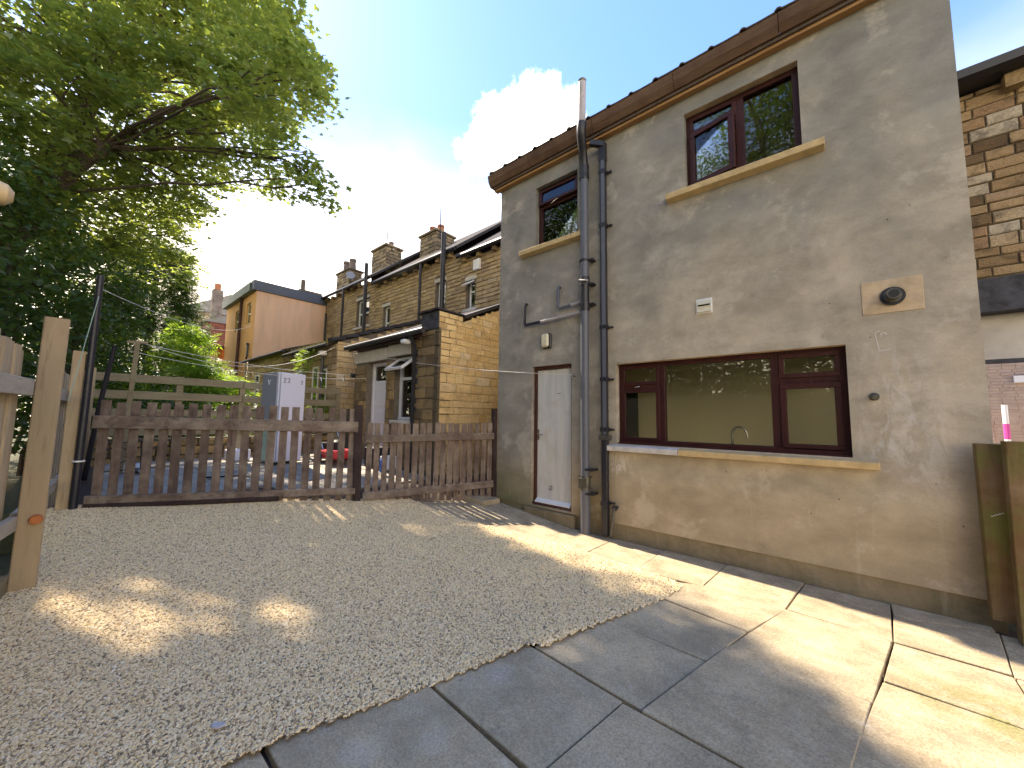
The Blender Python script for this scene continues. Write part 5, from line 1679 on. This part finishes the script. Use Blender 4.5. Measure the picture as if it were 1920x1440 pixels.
def blob_clusters(blobs, dens, seed, shell=.55):
    r = np.random.RandomState(seed)
    out, rad = [], []
    for (x, y, z, R_) in blobs:
        n = max(6, int(dens * R_ ** 2))
        d_ = r.normal(size=(n, 3))
        d_ /= np.linalg.norm(d_, axis=1)[:, None]
        q = d_ * (R_ * (shell + (1 - shell) * r.rand(n) ** .5))[:, None]
        q[:, 2] *= .85
        out.append(q + np.array([x, y, z]))
        rad.append(np.full(n, .42))
    return np.concatenate(out), np.concatenate(rad)


def limb(mb, a, b, r0, r1, n=7, bow=.12, seed=0, segs=7):
    r = random.Random(seed)
    a, b = Vector(a), Vector(b)
    L = (b - a).length
    w1 = Vector((r.uniform(-1, 1), r.uniform(-1, 1), r.uniform(.2, 1))) * L * bow
    pts, rs = [], []
    for i in range(segs + 1):
        t = i / segs
        q = a.lerp(b, t) + w1 * math.sin(math.pi * t) + Vector((r.uniform(-1, 1), r.uniform(-1, 1), r.uniform(-1, 1))) * L * .018
        if i == 0:
            q = a
        pts.append(q)
        rs.append(r0 + (r1 - r0) * t)
    mb.tube(pts, rs, n, cap=False)
    return pts


SYC = [(-12.1, -5.0, 8.5, 0.86), (-12.1, -5.5, 8.5, 0.87), (-12.0, -4.6, 9.3, 0.83), (-12.2, -5.2, 7.1, 0.78), (-12.7, -4.6, 7.6, 0.8), (-12.1, -5.7, 9.2, 0.96), (-12.1, -4.2, 10.4, 1.01), (-12.8, -5.3, 6.4, 0.91), (-13.5, -4.7, 7.1, 0.96), (-14.2, -4.0, 7.0, 1.0), (-14.2, -3.4, 7.9, 0.98), (-14.5, -4.8, 6.0, 1.02), (-15.8, -3.9, 6.3, 0.94), (-17.4, -2.7, 7.0, 0.84), (-19.8, -2.1, 6.6, 0.86), (-14.2, -5.1, 5.2, 0.9), (-12.3, -3.1, 8.5, 0.81), (-11.2, -2.3, 9.2, 0.81), (-12.1, -3.9, 8.7, 0.88), (-11.4, -3.3, 10.2, 0.96), (-11.7, -5.5, 7.2, 0.62), (-8.9, -1.7, 10.7, 0.74), (-8.0, -1.4, 10.0, 0.41), (-15.3, -2.4, 8.0, 0.6), (-7.7, -2.1, 9.0, .95), (-7.5, -1.75, 8.2, .55), (-8.0, -2.3, 9.9, 1.0), (-8.3, -2.6, 8.0, .8), (-10.1, -1.3, 11.3, 1.11), (-9.3, -1.0, 9.8, 0.67), (-10.0, -1.6, 9.5, 1.06), (-9.2, -1.4, 7.5, 0.63), (-8.7, -1.2, 6.6, 0.44), (-9.7, -1.8, 7.4, 0.63), (-10.6, -2.3, 8.2, 0.78), (-11.4, -2.7, 9.3, 1.06), (-10.5, -2.1, 10.3, 1.13), (-10.6, -1.7, 12.5, 1.34), (-12.3, -2.5, 12.3, 1.41), (-12.2, -2.5, 8.4, 0.64), (-12.0, -3.4, 8.4, 0.98), (-12.1, -3.6, 9.8, 1.11), (-12.7, -3.5, 11.9, 1.46), (-13.0, -2.6, 7.8, 0.62), (-14.5, -3.0, 7.9, 0.94), (-14.4, -3.8, 8.4, 1.26), (-14.0, -4.4, 9.7, 1.32), (-13.9, -4.6, 11.5, 1.46), (-15.0, -5.4, 10.7, 1.46), (-15.4, -5.5, 8.7, 1.46), (-16.5, -4.7, 7.5, 1.65), (-16.8, -3.3, 7.4, 1.22), (-15.9, -5.7, 6.6, 1.46), (-18.0, -4.3, 6.5, 1.39), (-15.4, -6.0, 13.0, 1.53), (-13.9, -4.7, 13.4, 1.53), (-11.6, -3.5, 12.9, 1.44), (-11.1, -2.2, 14.4, 1.57), (-9.6, -1.1, 13.4, 0.97), (-10.0, -1.4, 15.6, 1.57), (-12.4, -2.8, 17.1, 1.98), (-13.2, -4.5, 15.6, 1.81), (-15.0, -6.0, 15.6, 1.81), (-13.9, -6.7, 10.0, 1.26), (-13.0, -6.4, 7.7, 1.17), (-13.1, -6.3, 6.1, 1.17), (-12.9, -7.1, 8.0, 1.18), (-13.0, -6.9, 6.2, 1.08), (-12.9, -7.3, 9.9, 1.28), (-14.0, -7.0, 11.9, 1.38), (-11.8, -7.6, 7.7, 1.07), (-11.9, -7.5, 6.1, 0.99), (-13.4, -0.2, 8.8, 0.57), (-13.9, -0.7, 9.4, 0.71), (-14.5, -0.8, 11.5, 1.3), (-15.9, -1.5, 12.9, 1.45), (-12.0, -0.6, 10.9, 0.74), (-14.8, -1.4, 14.7, 1.67), (-14.2, -1.6, 9.0, 0.51), (-16.5, -2.4, 10.2, 1.11), (-16.9, -2.9, 12.0, 1.67), (-11.2, -0.7, 12.0, 0.94), (-18.1, -2.1, 8.3, 0.7), (-20.6, -1.6, 7.7, 0.57), (-18.4, -2.5, 8.9, 1.0)]
syc = thing('sycamore_tree', (-14.5, -6.6, .2), 'large leafy sycamore overhanging the yard from the left', 'tree')
mb = MB()
fork = Vector((-14.0, -6.0, 3.6))
limb(mb, (-14.5, -6.6, 0), fork, .42, .34, 12, .02, 1)
hubs = [Vector((-13.2, -5.2, 6.2)), Vector((-14.4, -5.4, 7.0)), Vector((-12.6, -4.4, 7.6)), Vector((-13.6, -4.6, 9.6)), Vector((-15.6, -4.6, 5.6)), Vector((-13.4, -6.4, 6.6))]
order = [(fork, 0, .27), (fork, 1, .30), (hubs[0], 2, .22), (hubs[1], 3, .24), (fork, 4, .2), (fork, 5, .2)]
for s0, k, r_ in order:
    limb(mb, s0, hubs[k], r_, r_ * .72, 9, .05, 20 + k)
for i, b in enumerate(SYC):
    c = Vector(b[:3])
    if bool(lit_zone(np.array([c.x + c.z * .9]), np.array([c.y + .25 - c.z * .0675]))[0]):
        continue
    h = min(hubs, key=lambda q: (q - c).length + (0 if q.z < c.z + .5 else 3))
    pts = limb(mb, h, c, .055 if b[3] > .9 else .035, .014, 6, .07, 40 + i)
    for j in range(3):
        e = c + Vector((rng.uniform(-1, 1), rng.uniform(-1, 1), rng.uniform(-.8, .8))) * b[3] * .8
        if bool(lit_zone(np.array([e.x + e.z * .9]), np.array([e.y + .3 - e.z * .0675]))[0]):
            continue
        limb(mb, pts[4 + j % 3], e, .025, .007, 5, .08, 400 + i * 4 + j, 4)
mb.build('trunk', 'bark', syc)
cc_, rr_ = blob_clusters(SYC, 20, 5, .3)
parts = [leaves(cc_, None, .13, 38, rr_, leaf_template('palmate'), 9, droop=.7, flat=.35, gap=True)]
leaf_mesh('crown', parts, 'sycamore_leaf', syc)

# dark understorey behind the left fence
hg = thing('laurel_hedge', (-12, -5.4, .3), 'dense dark evergreen hedge behind the left fence posts', 'hedge')
HB = [(-9.9, -5.9, 2.0, 1.0), (-10.2, -5.7, 3.6, 1.0), (-11.3, -5.3, 1.6, 1.2), (-11.5, -5.2, 3.2, 1.2), (-11.8, -5.4, 4.7, 1.2), (-13.0, -4.7, 2.2, 1.3), (-13.4, -4.6, 4.2, 1.3), (-14.6, -4.4, 3.4, 1.4), (-15.0, -4.3, 5.2, 1.3),
      (-9.2, -6.3, 3.2, 1.0), (-16.5, -4.2, 4.5, 1.5), (-8.3, -6.4, 2.2, 1.0), (-12.2, -6.0, 6.0, 1.2), (-10.6, -6.2, 5.2, 1.1), (-12.0, -4.6, 1.4, .8), (-9.0, -7.5, 2.5, 1.5), (-11, -7.4, 3.0, 1.7), (-13, -7.0, 3.0, 1.8), (-15, -6.6, 3.4, 1.9), (-17.5, -5.8, 4.0, 2.0), (-17.0, -6.5, 6.5, 1.8), (-7.5, -7.8, 3.0, 1.4), (-19.5, -5.2, 3.0, 1.8)]
mb = MB()
for i, b in enumerate(HB):
    limb(mb, (b[0] + .2, b[1] - .3, .1), b[:3], .06, .02, 6, .05, 900 + i, 5)
mb.build('stems', 'bark', hg)
c_, r_ = blob_clusters(HB, 34, 8, .5)
leaf_mesh('crown', [leaves(c_, None, .13, 34, r_, leaf_template('oval'), 12, droop=.5, flat=.6, jitter=.8)], 'dark_leaf', hg)

# conifer
cf = thing('conifer_tree', (-21.6, -2.6, .5), 'dark green conifer between the big tree and the orange building', 'tree')
mb = MB()
limb(mb, (-21.6, -2.6, .5), (-21.6, -2.6, 8.4), .22, .04, 8, .01, 3)
mb.build('trunk', 'bark', cf)
cen, r_ = [], np.random.RandomState(3)
for k in range(720):
    z = 1.0 + 7.6 * r_.rand()
    R_ = 2.3 * (1 - (z - 1) / 9.2) ** .6 * (.55 + .5 * r_.rand() ** .5)
    a = r_.rand() * 6.283
    cen.append((-21.6 + R_ * math.cos(a), -2.6 + R_ * math.sin(a), z - .1 * R_))
leaf_mesh('crown', [leaves(np.array(cen), None, .42, 26, .55, leaf_template('spray'), 4, droop=.9, flat=.5, jitter=.6)], 'needle_leaf', cf)

# bright shrub behind the ranch fence
sh = thing('elder_bush', (-15.3, -2.3, .5), 'bright sunlit yellow green bush behind the board fence', 'bush')
SB = [(-15.4, -2.3, 2.6, .95), (-15.0, -1.6, 2.3, .8), (-15.8, -3.2, 2.4, .85), (-15.5, -2.3, 3.5, .6), (-15.4, -2.2, 4.1, .35), (-14.6, -1.1, 2.0, .6), (-14.8, -3.6, 2.1, .7), (-14.4, -2.4, 2.0, .8)]
mb = MB()
for i, b in enumerate(SB):
    limb(mb, (-15.3, -2.3, .4), b[:3], .04, .012, 5, .06, 700 + i, 5)
mb.build('stems', 'bark', sh)
c_, r_ = blob_clusters(SB, 46, 18, .55)
leaf_mesh('crown', [leaves(c_, None, .34, 12, r_ * .8, leaf_template('compound'), 6, droop=.6, flat=.5, jitter=.5)], 'bright_leaf', sh)
# ivy low behind the ranch fence
iv = thing('ivy_bank', (-10.8, -3, .5), 'low dark ivy bank between the board fence and the bright bush', 'ivy')
IB = [(-10.6, -3.8, 1.0, .6), (-10.7, -2.9, 1.1, .6), (-10.8, -2.0, 1.0, .6), (-11.5, -3.3, 1.4, .8), (-11.4, -1.3, 1.0, .6), (-12.4, -2.5, 1.5, .8), (-10.9, -.8, .9, .5)]
c_, r_ = blob_clusters(IB, 60, 28, .5)
leaf_mesh('leaves', [leaves(c_, None, .10, 26, r_, leaf_template('oval'), 16, droop=.5, flat=.5, jitter=.8)], 'dark_leaf', iv)
# tufts on the outhouse walls
tf = thing('wall_fern', (-9.3, -.1, 1.7), 'yellow green weed sprouting from the outhouse wall', 'plant')
leaf_mesh('leaves', [leaves(np.array([(-10.15, -.15, 1.75), (-10.0, -.15, 1.62), (-10.3, -.15, 1.65)]), None, .16, 30, .22, leaf_template('compound'), 26)], 'bright_leaf', tf)
tf2 = thing('wall_fern', (-10.9, -.2, 3.0), 'pale weed hanging from the mossy gutter of the second outhouse', 'plant')
leaf_mesh('leaves', [leaves(np.array([(-11.0, -.25, 3.2), (-11.15, -.25, 3.0), (-11.3, -.25, 2.8), (-11.25, -.28, 3.15)]), None, .14, 34, .22, leaf_template('compound'), 27, droop=1.2)], 'bright_leaf', tf2)

rh = thing('privet_hedge', (-4, -9.2, 0), 'tall dark hedge standing beyond the fence behind the viewer', 'hedge')
RB = [(-10.5 + k * 1.25 + rng.uniform(-.3, .3), -9.2 + rng.uniform(-.4, .4), zz, rng.uniform(.9, 1.2)) for k in range(11) for zz in (1.0, 2.5, 4.0, 5.2)]
RB += [(b[0] + .6, b[1] - 1.5, b[2] + .4, b[3]) for b in RB]
mb = MB()
for i, b in enumerate(RB):
    limb(mb, (b[0], b[1], .0), b[:3], .04, .015, 5, .03, 1500 + i, 4)
mb.build('stems', 'bark', rh)
c_, r_ = blob_clusters(RB, 22, 38, .3)
leaf_mesh('crown', [leaves(c_, None, .21, 24, r_ * 1.3, leaf_template('oval'), 19, droop=.5, flat=.6, jitter=.8)], 'dark_leaf', rh)
# trees behind the camera (seen mirrored in the upper windows)
for i, (cx_, cy_, hh, ww) in enumerate(((-6.5, -12.0, 16.0, 3.9), (-1.0, -12.5, 18.0, 4.2), (-12, -13, 16.0, 3.9))):
    t = thing('garden_tree', (cx_, cy_, 0), ['broad tree beyond the fence, left of the viewer', 'tallest tree beyond the fence, straight behind the viewer', 'farthest left tree beyond the fence'][i], 'tree', 'trees behind the viewer')
    mb = MB()
    limb(mb, (cx_, cy_, 0), (cx_, cy_, hh * .5), .32, .2, 8, .02, 60 + i)
    bl = []
    r_ = random.Random(30 + i)
    for k in range(26):
        a = r_.uniform(0, 6.28)
        q = ww * r_.uniform(.2, .85)
        z = hh * r_.uniform(.18, .95)
        q *= 1.1 - abs(z / hh - .5)
        bl.append((cx_ + q * math.cos(a), cy_ + q * math.sin(a), z, r_.uniform(1.3, 1.9)))
        limb(mb, (cx_, cy_, hh * .45), bl[-1][:3], .1, .03, 5, .08, 80 + i * 20 + k, 5)
    mb.build('trunk', 'bark', t)
    c_, q_ = blob_clusters(bl, 15, 50 + i, .3)
    leaf_mesh('crown', [leaves(c_, None, .17, 26, q_ * 1.5, leaf_template('oval'), 70 + i, droop=.5, flat=.6)], 'dark_leaf', t)
